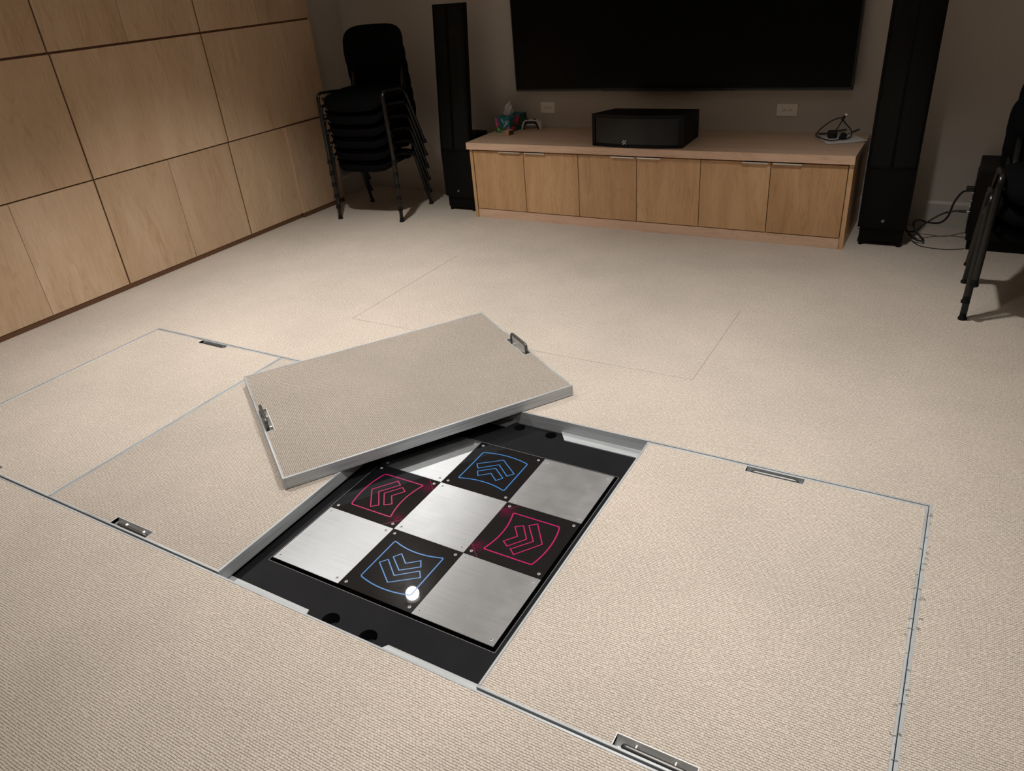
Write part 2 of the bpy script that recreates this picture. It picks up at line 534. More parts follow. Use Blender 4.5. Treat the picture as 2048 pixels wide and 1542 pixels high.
TISSUE = mat('white_tissue', (0.74, 0.72, 0.70), rough=0.9)
BLOCK_F = wood_material('light_beech', (0.50, 0.32, 0.17), (0.40, 0.24, 0.12), grain=(30, 30, 8))
BLOCK_D = mat('dark_brown_side', (0.085, 0.040, 0.018), rough=0.5)  # darker brown for the right face of the block
PULL = brushed('satin_nickel_pull', (0.62, 0.58, 0.53), 0.3, (4, 80, 80), streak=0.05)
VENT = mat('grey_painted_vent', (0.30, 0.28, 0.25), rough=0.5)
LENS = mat('lit_lamp_lens', (0.9, 0.9, 0.9), rough=0.4, emit=(1.0, 0.93, 0.82), estr=2.0)
LAMP_TRIM = mat('white_lamp_trim', (0.7, 0.7, 0.7), rough=0.5)

def mesh_grille():
    m = mat('perforated_grille', (0.008, 0.0076, 0.0070), rough=0.62, spec=0.10)
    b = m.node_tree.nodes['Principled BSDF']
    tc = nd(m, 'ShaderNodeTexCoord')
    n = noise_tex(m, tc.outputs['Object'], 1.0, 1.0, mapping=(420, 1, 420))
    r = ramp(m, [(0.35, (0.0045, 0.0042, 0.004)), (0.65, (0.0125, 0.0118, 0.0108))])
    lk(m, n.outputs['Fac'], r.inputs['Fac']); lk(m, r.outputs['Color'], b.inputs['Base Color'])
    return m
GRILLE = mesh_grille()

# ------------------------------------------------------------------ room shell
XL, XR, YB, YF = -2.86, 3.4, 4.0, -3.2
PX0, PX1, PY0, PY1 = -1.991, 1.8815, -0.178, 1.073      # opening in the floor

def height_grid(xs, ys, fn):
    bm = NB()
    H = [[fn((xs[i] + xs[i + 1]) / 2, (ys[j] + ys[j + 1]) / 2) for j in range(len(ys) - 1)] for i in range(len(xs) - 1)]
    for i in range(len(xs) - 1):
        for j in range(len(ys) - 1):
            h = H[i][j]
            if h is None: continue
            bm.faces.new([bm.verts.new(p) for p in ((xs[i], ys[j], h), (xs[i + 1], ys[j], h), (xs[i + 1], ys[j + 1], h), (xs[i], ys[j + 1], h))])
            if i + 1 < len(xs) - 1 and H[i + 1][j] is not None and H[i + 1][j] != h:
                k = H[i + 1][j]; x = xs[i + 1]
                bm.faces.new([bm.verts.new(p) for p in ((x, ys[j], h), (x, ys[j], k), (x, ys[j + 1], k), (x, ys[j + 1], h))])
            if j + 1 < len(ys) - 1 and H[i][j + 1] is not None and H[i][j + 1] != h:
                k = H[i][j + 1]; y = ys[j + 1]
                bm.faces.new([bm.verts.new(p) for p in ((xs[i], y, h), (xs[i], y, k), (xs[i + 1], y, k), (xs[i + 1], y, h))])
    return bm

GW = 0.0022
def floor_h(x, y):
    if PX0 < x < PX1 and PY0 < y < PY1: return None
    # hairline carpet seams of a second, closed hatch behind the first
    if abs(x + 0.986) < GW / 2 and 1.565 < y < 2.62: return -0.004
    if abs(x - 0.929) < GW / 2 and 1.585 < y < 2.36: return -0.003
    if abs(y - 1.572) < GW / 2 and -0.986 < x < -0.55: return -0.004
    if abs(y - 1.585) < GW / 2 and 0.06 < x < 0.929: return -0.0035
    return 0.0
xs = sorted([XL, XR, PX0, PX1, -0.986 - GW / 2, -0.986 + GW / 2, 0.929 - GW / 2, 0.929 + GW / 2, -0.55, 0.06])
ys = sorted([YF, YB, PY0, PY1, 1.572 - GW / 2, 1.572 + GW / 2, 1.585 - GW / 2, 1.585 + GW / 2, 2.62, 2.36])
struct('floor', height_grid(xs, ys, floor_h), CARPET)
bm = NB(); box(bm, PX0, PX1, PY0, PY1, -0.14, -0.100); struct('floor_pit', bm, SUBFLOOR)

bm = NB(); box(bm, XL - 0.1, XL, YF, YB + 0.1, -0.05, CEIL); struct('wall_left', bm, WALL)
bm = NB(); box(bm, XL, XR + 0.1, YB, YB + 0.1, -0.05, CEIL); struct('wall_back', bm, WALL)
bm = NB(); box(bm, XR, XR + 0.1, YF, YB, -0.05, CEIL); struct('wall_right', bm, WALL)
bm = NB(); box(bm, XL - 0.1, XR + 0.1, YF - 0.1, YF, -0.05, CEIL); struct('wall_front', bm, WALL)
bm = NB(); box(bm, XL - 0.1, XR + 0.1, YF - 0.1, YB + 0.1, CEIL, CEIL + 0.1); struct('ceiling', bm, CEILM)
def base_profile(bm, axis, a, b, face, s):
    """moulded baseboard: stands off `face` towards s"""
    pr = [(0, 0), (0.014, 0), (0.014, 0.145), (0.010, 0.152), (0.006, 0.160), (0, 0.160)]
    extr(bm, [(face + s * p[0], p[1]) for p in pr], axis, a, b)
bm = NB(); base_profile(bm, 0, XL, XR, YB, -1); struct('baseboard_back', bm, BASEB)
bm = NB(); base_profile(bm, 1, 3.53, YB - 0.015, XL, 1); struct('baseboard_left', bm, BASEB)

# ------------------------------------------------------------------ plywood panelling on the left wall
FX = -2.750                     # face of the panels
PEND = 3.51
bm = NB(); box(bm, XL, FX - 0.009, YF, PEND, 0.0, CEIL)      # dark backing seen in the grooves
struct('trim_1', bm, GROOVE)
bm = NB(); box(bm, XL, FX - 0.0015, PEND, PEND + 0.014, 0.0, CEIL); struct('trim_2', bm, WOOD_WALL)   # end board
bm = NB(); box(bm, FX - 0.019, FX - 0.004, YF, 3.018, 0.0, 0.030)
box(bm, FX - 0.019, FX + 0.016, 3.020, PEND, 0.0, 0.034); struct('baseboard_panels', bm, GROOVE)
def wall_panel(y0, y1, z0, z1, label, proud=0.0):
    g = 0.0
    cy, cz = (y0 + y1) / 2, (z0 + z1) / 2
    bm = NB()
    box(bm, -0.0085, proud, y0 - cy, y1 - cy, z0 - cz, z1 - cz, bev=0.0012, seg=1)
    if proud:
        for f in bm.faces:
            if abs(f.normal.y) > 0.9: f.material_index = 1
    bm.normal_update()
    for f in bm.faces:
        if proud and f.normal.y < -0.9: f.material_index = 1
    o = obj('plywood_wall_panel', bm, [WOOD_WALL, PLY_EDGE], loc=(FX, cy, cz))
    prop(o, label, 'wall panel', 'plywood panels on the left wall')
    return o
V = 0.005   # half of a main groove
H = 0.0013  # half of a hairline seam
Z0, Z1a, Z1b, Z2a, Z2b, Z3 = 0.032, 0.698, 0.706, 1.399, 1.412, 2.10
wall_panel(0.39, 0.917 - H, Z0, Z1a, 'bottom-row plywood wall panel cut by the left edge of the photo')
wall_panel(0.917 + H, 1.440 - V, Z0, Z1a, 'bottom-row plywood wall panel, second from the left edge of the photo')
wall_panel(1.440 + V, 1.971 - H, Z0, Z1a, 'bottom-row plywood wall panel, third from the left edge of the photo')
wall_panel(1.971 + H, 2.484 - V, Z0, Z1a, 'bottom-row plywood wall panel, fourth from the left edge of the photo')
wall_panel(2.484 + V, 3.020 - H, Z0, Z1a, 'bottom-row plywood wall panel just left of the panel that stands proud')
wall_panel(3.020 + H, PEND, 0.036, Z1a, 'narrow bottom-row plywood wall panel standing proud of its neighbours by the chair stack', proud=0.020)
wall_panel(0.39, 1.440 - V, Z1b, Z2a, 'large middle-row plywood wall panel cut by the left edge of the photo')
wall_panel(1.440 + V, 2.490 - V, Z1b, Z2a, 'large middle-row plywood wall panel between two dark vertical grooves')
wall_panel(2.490 + V, PEND, Z1b, Z2a, 'large middle-row plywood wall panel beside the top of the chair stack')
wall_panel(0.39, 1.432 - V, Z2b, Z3, 'top-row plywood wall panel in the upper left corner of the photo')
wall_panel(1.432 + V, 1.945 - H, Z2b, Z3, 'top-row plywood wall panel, second from the upper left corner of the photo')
wall_panel(1.945 + H, 2.490 - V, Z2b, Z3, 'top-row plywood wall panel, third from the upper left corner of the photo')
wall_panel(2.490 + V, 3.011 - H, Z2b, Z3, 'top-row plywood wall panel, fourth from the upper left corner of the photo')
wall_panel(3.011 + H, PEND, Z2b, Z3, 'top-row plywood wall panel at the far end against the grey wall')
# the same panelling carries on outside the view
bm = NB()
box(bm, FX - 0.0085, FX, YF, 0.38, Z0, Z1a); box(bm, FX - 0.0085, FX, YF, 0.38, Z1b, Z2a); box(bm, FX - 0.0085, FX, YF, 0.38, Z2b, Z3)
box(bm, FX - 0.0085, FX, YF, PEND, Z3 + 0.012, CEIL)
struct('trim_3', bm, WOOD_WALL)

# louvred wall vent behind the chair stack
t = thing('wall_vent', 'grey louvred wall vent low on the side wall behind the chair stack', 'vent', (XL, 3.66, 0.17))
bm = NB(); fr = 0.012
box(bm, 0, 0.010, 0, 0.25, 0, fr); box(bm, 0, 0.010, 0, 0.25, 0.16 - fr, 0.16)
box(bm, 0, 0.010, 0, fr, fr, 0.16 - fr); box(bm, 0, 0.010, 0.25 - fr, 0.25, fr, 0.16 - fr); obj('vent_frame', bm, VENT, t)
bm = NB(); box(bm, 0.0, 0.002, fr, 0.25 - fr, fr, 0.16 - fr); obj('vent_backing', bm, DARK, t)
bm = NB()
for k in range(11):
    z = fr + 0.004 + k * 0.0122
    extr(bm, [(0.003, z + 0.006), (0.0095, z), (0.0095, z + 0.0022), (0.003, z + 0.0082)], 1, fr, 0.25 - fr) if False else None
    a = [bm.verts.new(p) for p in ((0.003, fr, z + 0.006), (0.0095, fr, z), (0.0095, fr, z + 0.0025), (0.003, fr, z + 0.0085))]
    b2 = [bm.verts.new((v.co.x, 0.25 - fr, v.co.z)) for v in a]
    bm.faces.new(a); bm.faces.new(b2)
    for i in range(4): bm.faces.new((a[i], a[(i + 1) % 4], b2[(i + 1) % 4], b2[i]))
obj('louvre', bm, VENT, t)

# ------------------------------------------------------------------ floor opening: aluminium frame
t = thing('pit_surround', 'aluminium angle frame lining the long rectangular opening in the carpet', 'frame')
lip = 0.006
bm = NB(); box(bm, PX0, PX1, PY0, PY0 + lip, -0.100, 0.001); obj('frame_rail', bm, ALU, t)
bm = NB(); box(bm, PX0, PX1, PY1 - lip, PY1, -0.100, 0.001); obj('frame_rail', bm, ALU, t)
bm = NB(); box(bm, PX0, PX0 + lip, PY0 + lip, PY1 - lip, -0.100, 0.001); obj('frame_rail', bm, ALU_Y, t)
bm = NB(); box(bm, PX1 - 0.0085, PX1, PY0 + lip, PY1 - lip, -0.100, 0.001); obj('frame_rail', bm, ALU_Y, t)
ny0, ny1 = PY0 + lip, -0.124
fy0, fy1 = 1.016, PY1 - lip
zt, zb = -0.0505, -0.0555
bm = NB(); prism(bm, [(PX0 + lip, ny0), (0.296, ny0), (0.283, ny1), (PX0 + lip, ny1)], zb, zt); obj('support_ledge', bm, ALU, t)
bm = NB(); prism(bm, [(0.560, ny0), (PX1 - lip, ny0), (PX1 - lip, ny1), (0.592, ny1)], zb, zt); obj('support_ledge', bm, ALU, t)
bm = NB(); prism(bm, [(PX0 + lip, fy0), (0.318, fy0), (0.345, fy1), (PX0 + lip, fy1)], zb, zt); obj('support_ledge', bm, ALU, t)
bm = NB(); prism(bm, [(0.590, fy0), (PX1 - lip, fy0), (PX1 - lip, fy1), (0.552, fy1)], zb, zt); obj('support_ledge', bm, ALU, t)

# ------------------------------------------------------------------ dance pad in the opening
P = 0.29
ZP = -0.0491
pad = thing('dance_pad', 'dance game pad of nine steel and black arrow panels in the open floor pit', 'dance pad', (0.435, 0.435, -0.100))
OFF = Vector((-0.435, -0.435, 0.100))
bm = NB()
dx0, dx1, dy0, dy1 = -0.060 + OFF.x, 0.930 + OFF.x, PY0 + lip + 0.003 + OFF.y, PY1 - lip - 0.003 + OFF.y
def loop_edges(bm, pts, z):
    vs = [bm.verts.new((p[0], p[1], z)) for p in pts]
    return [bm.edges.new((vs[i], vs[(i + 1) % len(vs)])) for i in range(len(vs))]
def circ(cx, cy, r, n=24): return [(cx + r * math.cos(2 * PI * k / n), cy + r * math.sin(2 * PI * k / n)) for k in range(n)]
ZD = -0.0565 + OFF.z
es = loop_edges(bm, [(dx0, dy0), (dx1, dy0), (dx1, dy1), (dx0, dy1)], ZD)
G = 0.010
es += loop_edges(bm, [(-0.435 - G, -0.435 - G), (0.435 + G, -0.435 - G), (0.435 + G, 0.435 + G), (-0.435 - G, 0.435 + G)], ZD)
HOLES = [(0.368, -0.123, 0.029), (0.515, -0.125, 0.029), (0.372, 1.036, 0.0235), (0.520, 1.034, 0.0235)]
for (hx, hy, hr) in HOLES:
    es += loop_edges(bm, circ(hx + OFF.x, hy + OFF.y, hr), ZD)
bmesh.ops.triangle_fill(bm, use_beauty=True, edges=es)
ext = bmesh.ops.extrude_face_region(bm, geom=list(bm.faces))
for v in ext['geom']:
    if isinstance(v, bmesh.types.BMVert): v.co.z = 0.004
obj('deck', bm, DECK, pad)
bm = NB()     # worn bright edge of the well the panels sit in
e0, e1 = -0.435 - G, 0.435 + G
for (a, b2, c, d) in ((e0, e1, e0 - 0.0016, e0), (e0, e1, e1, e1 + 0.0016)):
    box(bm, a, b2, c, d, ZD - 0.002, ZD + 0.0006)
    box(bm, c, d, a, b2, ZD - 0.002, ZD + 0.0006)
obj('deck_edge', bm, DECK_EDGE, pad)
bm = NB(); box(bm, -0.430, 0.430, -0.430, 0.430, 0.001, ZP - 0.0035 + OFF.z); obj('panel_tray', bm, DARK, pad)

def arc2(a, b, bulge, n=14):
    """points from a to b bowed sideways by bulge (left of travel positive), quadratic"""
    a, b = Vector(a), Vector(b)
    d = b - a
    nrm = Vector((-d.y, d.x)).normalized()
    return [tuple(a + d * t + nrm * bulge * 4 * t * (1 - t)) for t in [k / n for k in range(n + 1)]]

def arrow_outline():
    # unit square, arrow pointing up (+y)
    top = arc2((0.155, 0.795), (0.845, 0.795), 0.052)
    bot = arc2((0.845, 0.170), (0.155, 0.170), -0.060)
    r = 0.045
    def trim(pts): return [p for p in pts]
    poly = top[1:-1] + [(0.845, 0.795)] + [(0.845, 0.170)] + bot[1:-1] + [(0.155, 0.170), (0.155, 0.795)]
    # keep long sides straight, soften the four corners
    return fillet2(poly, 0.03, 3)
CH1 = [(0.215, 0.535), (0.503, 0.748), (0.787, 0.535), (0.725, 0.455), (0.503, 0.633), (0.281, 0.455)]
CH2 = [(0.310, 0.397), (0.503, 0.544), (0.697, 0.397), (0.640, 0.315), (0.503, 0.424), (0.368, 0.315)]
def screws(parent, inset=0.0185):
    for sx in (-1, 1):
        for sy in (-1, 1):
            bm = NB()
            lathe(bm, [(0.0, 0.0011), (0.0024, 0.0011), (0.0026, 0.0016), (0.0048, 0.0013), (0.0058, 0.0)], seg=16)
            for f in bm.faces:
                if max(math.hypot(v.co.x, v.co.y) for v in f.verts) < 0.0025: f.material_index = 1
            obj('screw', bm, [SCREW, SOCKET], parent, loc=(sx * (0.1445 - inset), sy * (0.1445 - inset), 0.0))
def pad_panel(i, j):
    c = Vector(((i + 0.5) * P, (j + 0.5) * P, ZP)) + OFF
    hs = P / 2 - 0.0006
    bm = NB(); box(bm, -hs, hs, -hs, hs, -0.003, 0.0, bev=0.0004, seg=1)
    kinds = {(1, 2): (0, 'blue', 'far'), (1, 0): (PI, 'blue', 'near'), (0, 1): (PI / 2, 'magenta', 'left'), (2, 1): (-PI / 2, 'magenta', 'right')}
    if (i, j) not in kinds:
        o = obj('steel_panel', bm, PANEL_METAL, pad, loc=c)
        add_uv(o)
        screws(o)
        return
    ang, colr, side = kinds[(i, j)]
    # arrow panels are turned so that local +x points away from the pad centre
    rot = ang + PI / 2
    o = obj('arrow_panel', bm, BLACK_GLOSS if colr == 'blue' else BLACK_PINK, pad, loc=c, rot=(0, 0, rot))
    o['label'] = 'gloss black panel with a %s arrow pointing to the %s side' % (colr, side)
    bm = NB()
    tr = lambda p: ((p[1] - 0.5) * P, -(p[0] - 0.5) * P)     # unit (up = +y) -> local (out = +x)
    ribbon(bm, [tr(p) for p in arrow_outline()], 0.0045, 0.0)
    ribbon(bm, [tr(p) for p in CH1], 0.0036, 0.0)
    ribbon(bm, [tr(p) for p in CH2], 0.0036, 0.0)
    obj('arrow_print', bm, BLUE if colr == 'blue' else PINK, o)
    if colr != 'blue':
        for s in (-1, 1):
            bm = NB(); ribbon(bm, [(-0.1435, s * 0.094), (-0.094, s * 0.1435)], 0.0018, 0.0, closed=False)
            obj('corner_line_print', bm, PINKDIM, o)
    screws(o)
for i in range(3):
    for j in range(3):
        pad_panel(i, j)

# ------------------------------------------------------------------ carpeted hatch lids
LT = 0.047
def make_lid(name, label, loc, rotz, wx, ly, raised=(False, False), pile=None):
    """origin at the centre of the top face; handles in the two short ends (-y, +y)"""
    t = thing(name, label, 'floor hatch', loc, rotz, 'carpeted floor hatches')
    hx, hy = wx / 2, ly / 2
    rim = 0.0080
    pw, pd = 0.098, 0.040            # pocket half width, depth from the edge
    # carpet with two notches
    bm = NB()
    ix, iy = hx - rim, hy - rim
    iy2 = hy - pd
    prism(bm, [(-ix, -iy), (-pw, -iy), (-pw, -iy2), (pw, -iy2), (pw, -iy), (ix, -iy), (ix, iy), (pw, iy), (pw, iy2), (-pw, iy2), (-pw, iy), (-ix, iy)], -0.012, 0.0)
    obj('carpet_top', bm, pile or CARPET, t)
    # rim: closed aluminium edging as one frame
    bm = NB()
    box(bm, -hx, hx, -hy, -hy + rim, -LT, 0.0018, bev=0.0012, seg=1)
    box(bm, -hx, hx, hy - rim, hy, -LT, 0.0018, bev=0.0012, seg=1)
    box(bm, -hx, -hx + rim, -hy + rim, hy - rim, -LT, 0.0018, bev=0.0012, seg=1)
    box(bm, hx - rim, hx, -hy + rim, hy - rim, -LT, 0.0018, bev=0.0012, seg=1)
    obj('aluminium_edging', bm, ALU_LID, t)
    bm = NB(); box(bm, -ix, ix, -iy2 + 0.004, iy2 - 0.004, -LT + 0.001, -0.0125); obj('core_board', bm, DARK, t)
    for s, up in ((-1, raised[0]), (1, raised[1])):
        # pocket: thin folded metal, inner wall sloping towards the rim
        bm = NB()
        y_in, y_out = s * iy2, s * (hy - rim)
        zf = -0.030
        a = [(-pw, y_in, 0.0008), (pw, y_in, 0.0008), (pw, y_in + s * 0.010, zf), (-pw, y_in + s * 0.010, zf)]
        def quad(ps): bm.faces.new([bm.verts.new(p) for p in ps])
        quad(a)
        quad([(-pw, y_in + s * 0.010, zf), (pw, y_in + s * 0.010, zf), (pw, y_out, zf), (-pw, y_out, zf)])
        for sx in (-1, 1):
            quad([(sx * pw, y_in, 0.0008), (sx * pw, y_in + s * 0.010, zf), (sx * pw, y_out, zf), (sx * pw, y_out, 0.0008)])
        th = 0.0022
        box(bm, -pw - th, pw + th, min(y_in, y_in - s * th), max(y_in, y_in - s * th), -0.006, 0.0014)
        for sx in (-1, 1):
            box(bm, min(sx * pw, sx * (pw + th)), max(sx * pw, sx * (pw + th)), min(y_in, y_out), max(y_in, y_out), -0.006, 0.0014)
        obj('handle_pocket', bm, POCKET, t)
        # handle
        hl, r = 0.076, 0.0072
        if up:
            yb = s * (hy - rim - 0.010)
            path = fillet([(-hl, yb, -0.022), (-hl, yb, 0.037), (hl, yb, 0.037), (hl, yb, -0.022)], 0.014)
        else:
            ye, yi = s * (hy - rim - 0.0125), s * (iy2 + 0.012)
            path = fillet([(-hl, yi, -0.026), (-hl, ye, -0.0085), (hl, ye, -0.0085), (hl, yi, -0.026)], 0.014)
        bm = NB(); tube(bm, path, r, 10); h = obj('handle', bm, HANDLE, t, smooth=True)
        if up:
            bm = NB(); box(bm, -hl + r, hl - r, yb - 0.0015, yb + 0.0015, -0.026, 0.029, bev=0.0005, seg=1)
            obj('handle_plate', bm, POCKET, h)
        for sx in (-1, 1):
            bm = NB()
            y0 = s * (iy2 + 0.003)
            cyl(bm, (sx * 0.048, y0, -0.012 if up else -0.016), 0.0088, s * 0.017, axis=1, seg=18)
            obj('pivot_stub', bm, STUB, h, smooth=True)
    return t
cyL = (-0.1655 + 1.0625) / 2
make_lid('floor_hatch', 'closed carpeted floor hatch at the left end of the strip, cut by the photo edge', (-1.4985, cyL, 0.0), 0, 0.966, 1.228)
make_lid('floor_hatch', 'closed carpeted floor hatch just left of the open pit, partly under the lifted one', (-0.5355, cyL, 0.0), 0, 0.954, 1.228, pile=CARPET_DARKER)
LID_RIGHT = make_lid('floor_hatch', 'closed carpeted floor hatch to the right of the open pit', (1.3970, cyL, 0.0), 0, 0.948, 1.228)
bm = NB()
for k in range(46):      # loose carpet strands along the right edge of the closed hatch
    yy = random.uniform(-0.60, 0.60); xx = 1.3965 + 0.473 + random.uniform(-0.010, 0.016)
    a_ = random.uniform(-0.6, 0.6) + (PI if random.random() < 0.4 else 0)
    ln = random.uniform(0.005, 0.016); cv = random.uniform(-0.004, 0.004)
    p0 = Vector((xx, cyL + yy, 0.0030)); d_ = Vector((math.cos(a_), math.sin(a_), 0)); n_ = Vector((-d_.y, d_.x, 0))
    tube(bm, [p0, p0 + d_ * ln * 0.5 + n_ * cv + Vector((0, 0, 0.0015)), p0 + d_ * ln], 0.0008, 5)
fy_ = obj('frayed_yarn', bm, CARPET_DARKEST); fy_.parent = LID_RIGHT; fy_.matrix_parent_inverse = Matrix.Translation((-1.3965, -cyL, 0)); fy_['kind'] = 'stuff'
# the lifted lid: corners measured on its top face
c0, c1, c2, c3 = Vector((-0.966, 0.780)), Vector((-0.268, 1.790)), Vector((0.504, 1.278)), Vector((-0.168, 0.244))
ctr = (c0 + c1 + c2 + c3) / 4
ly_dir = ((c1 - c0) + (c2 - c3)).normalized()
lrot = math.atan2(ly_dir.y, ly_dir.x) - PI / 2
make_lid('floor_hatch', 'lifted carpeted floor hatch lying askew over the edge of the open pit, both handles up', (ctr.x, ctr.y, LT + 0.0025), lrot, 0.943, 1.229, raised=(True, True), pile=CARPET_DARKEST)

# ------------------------------------------------------------------ media console
CF = 3.415
con = thing('media_console', 'long low maple media console with six doors under the television', 'console', (-0.05, CF, 0))
def CX(x): return x + 0.05
bm = NB(); box(bm, CX(-1.350), CX(1.251), -0.019, YB - CF - 0.002, 0.500, 0.548, bev=0.0015, seg=1)
bm.normal_update()
for f in bm.faces:
    if f.normal.y < -0.9: f.material_index = 1
obj('countertop', bm, [WOOD_TOP, WOOD_EDGE], con)
bm = NB(); box(bm, CX(-1.336), CX(-1.312), 0.0, YB - CF - 0.016, 0, 0.496); obj('side_panel', bm, WOOD_DOOR, con)
bm = NB(); box(bm, CX(1.223), CX(1.247), 0.0, YB - CF - 0.016, 0, 0.496); obj('side_panel', bm, WOOD_DOOR, con)
bm = NB(); box(bm, CX(-1.309), CX(1.220), 0.004, 0.022, 0, 0.063); obj('toe_board', bm, WOOD_EDGE, con)
bm = NB(); box(bm, CX(-1.312), CX(1.223), 0.024, YB - CF - 0.018, 0.004, 0.4985); obj('carcass', bm, GROOVE, con)
DS = [-1.309, -0.892, -0.471, -0.052, 0.369, 0.793, 1.220]
PL = [(-1.086, -0.911), (-0.879, -0.718), (-0.226, -0.066), (-0.045, 0.113), (0.627, 0.776), (0.808, 0.969)]
for k in range(6):
    cx, hw = (DS[k] + DS[k + 1]) / 2, (DS[k + 1] - DS[k]) / 2 - 0.0022
    bm = NB(); box(bm, -hw, hw, -0.009, 0.010, -0.211, 0.211, bev=0.0012, seg=1)
    d = obj('door', bm, WOOD_DOOR, con, loc=(CX(cx), 0.011, 0.279))
    a, b2 = PL[k]
    bm = NB()
    box(bm, a - cx, b2 - cx, -0.024, 0.009, 0.2115, 0.2135)
    box(bm, a - cx, b2 - cx, -0.026, -0.0235, 0.2055, 0.2135)
    obj('edge_pull', bm, PULL, d)

# ------------------------------------------------------------------ television
TX0, TX1, TZ0, TZ1 = -1.203, 1.121, 0.812, 2.125
tv = thing('television', 'very large flat black television on the back wall above the console', 'television', ((TX0 + TX1) / 2, 3.92, TZ0))
hw, th = (TX1 - TX0) / 2, TZ1 - TZ0
bm = NB(); box(bm, -hw, hw, 0.0, 0.040, 0.0, th, bev=0.004); obj('housing', bm, TV_FRAME, tv)
bm = NB(); box(bm, -hw + 0.010, hw - 0.010, -0.0015, 0.004, 0.018, th - 0.010); obj('screen', bm, TV_SCREEN, tv)
bm = NB(); box(bm, -hw + 0.004, -0.42 - 0.04, -0.004, 0.003, 0.001, 0.010, bev=0.001, seg=1); obj('bottom_trim', bm, TV_LIP, tv)
bm = NB(); box(bm, 0.46, hw - 0.004, -0.004, 0.003, 0.001, 0.010, bev=0.001, seg=1); obj('bottom_trim', bm, TV_LIP, tv)
bm = NB(); box(bm, -0.46, 0.46, -0.006, 0.003, 0.0005, 0.010, bev=0.002, seg=1); obj('logo_bar', bm, TV_FRAME, tv)
bm = NB(); box(bm, -0.45, 0.45, 0.040, YB - 3.92 - 0.004, 0.35, 0.95); obj('wall_bracket', bm, TV_FRAME, tv)

# ------------------------------------------------------------------ wall outlets
def outlet(cx, cz, w, h, label):
    t = thing('wall_outlet', label, 'outlet', (cx, YB, cz), 0, 'outlets under the television')
    bm = NB(); box(bm, -w / 2, w / 2, -0.007, 0.0, -h / 2, h / 2, bev=0.004, seg=2); obj('cover_plate', bm, OUTLET, t)
    for s in (-1, 1):
        bm = NB()
        pts = circ(0, 0, 0.0165, 22)
        extr(bm, [(s * 0.0195 + max(-0.0145, min(0.0145, p[0])), p[1]) for p in pts], 1, -0.0095, -0.006)
        r = obj('receptacle', bm, OUTLET, t)
        bm = NB()
        for zz, ln in ((0.0065, 0.0065), (-0.0065, 0.0055)):
            box(bm, s * 0.0195 - 0.008, s * 0.0195 - 0.008 + ln + 0.003, -0.0100, -0.0094, zz - 0.0012, zz + 0.0012)
        cyl(bm, (s * 0.0195 + 0.0085, -0.0100, 0.0), 0.0030, 0.0006, axis=1, seg=12)
        obj('slots', bm, DARK, r)
    bm = NB(); cyl(bm, (0, -0.0085, 0), 0.0028, 0.002, axis=1, seg=12); obj('cover_screw', bm, SCREW, t)
outlet(-0.985, 0.687, 0.118, 0.080, 'ivory double wall outlet under the left end of the television')
outlet(0.740, 0.684, 0.128, 0.078, 'ivory double wall outlet under the right part of the television')

# ------------------------------------------------------------------ electrostatic tower speakers
def badge(bm, s, y):
    """small slanted silver mark made of three strokes, in the x-z plane"""
    for (a, b2) in (((-1.0, -0.2), (-0.1, 0.9)), ((-0.6, -1.0), (0.5, 0.5)), ((0.1, 0.1), (0.9, -0.9)), ((0.5, 0.6), (1.0, 0.95))):
        d = Vector((b2[0] - a[0], 0, b2[1] - a[1])) * s
        n = Vector((-d.z, 0, d.x)).normalized() * 0.14 * s
        p, q = Vector((a[0] * s, y, a[1] * s)), Vector((b2[0] * s, y, b2[1] * s))
        A = [bm.verts.new(v) for v in (p - n, p + n, q + n, q - n)]
        B = [bm.verts.new(v.co + Vector((0, 0.002, 0))) for v in A]
        bm.faces.new(A); bm.faces.new(B)
        for i in range(4): bm.faces.new((A[i], A[(i + 1) % 4], B[(i + 1) % 4], B[i]))
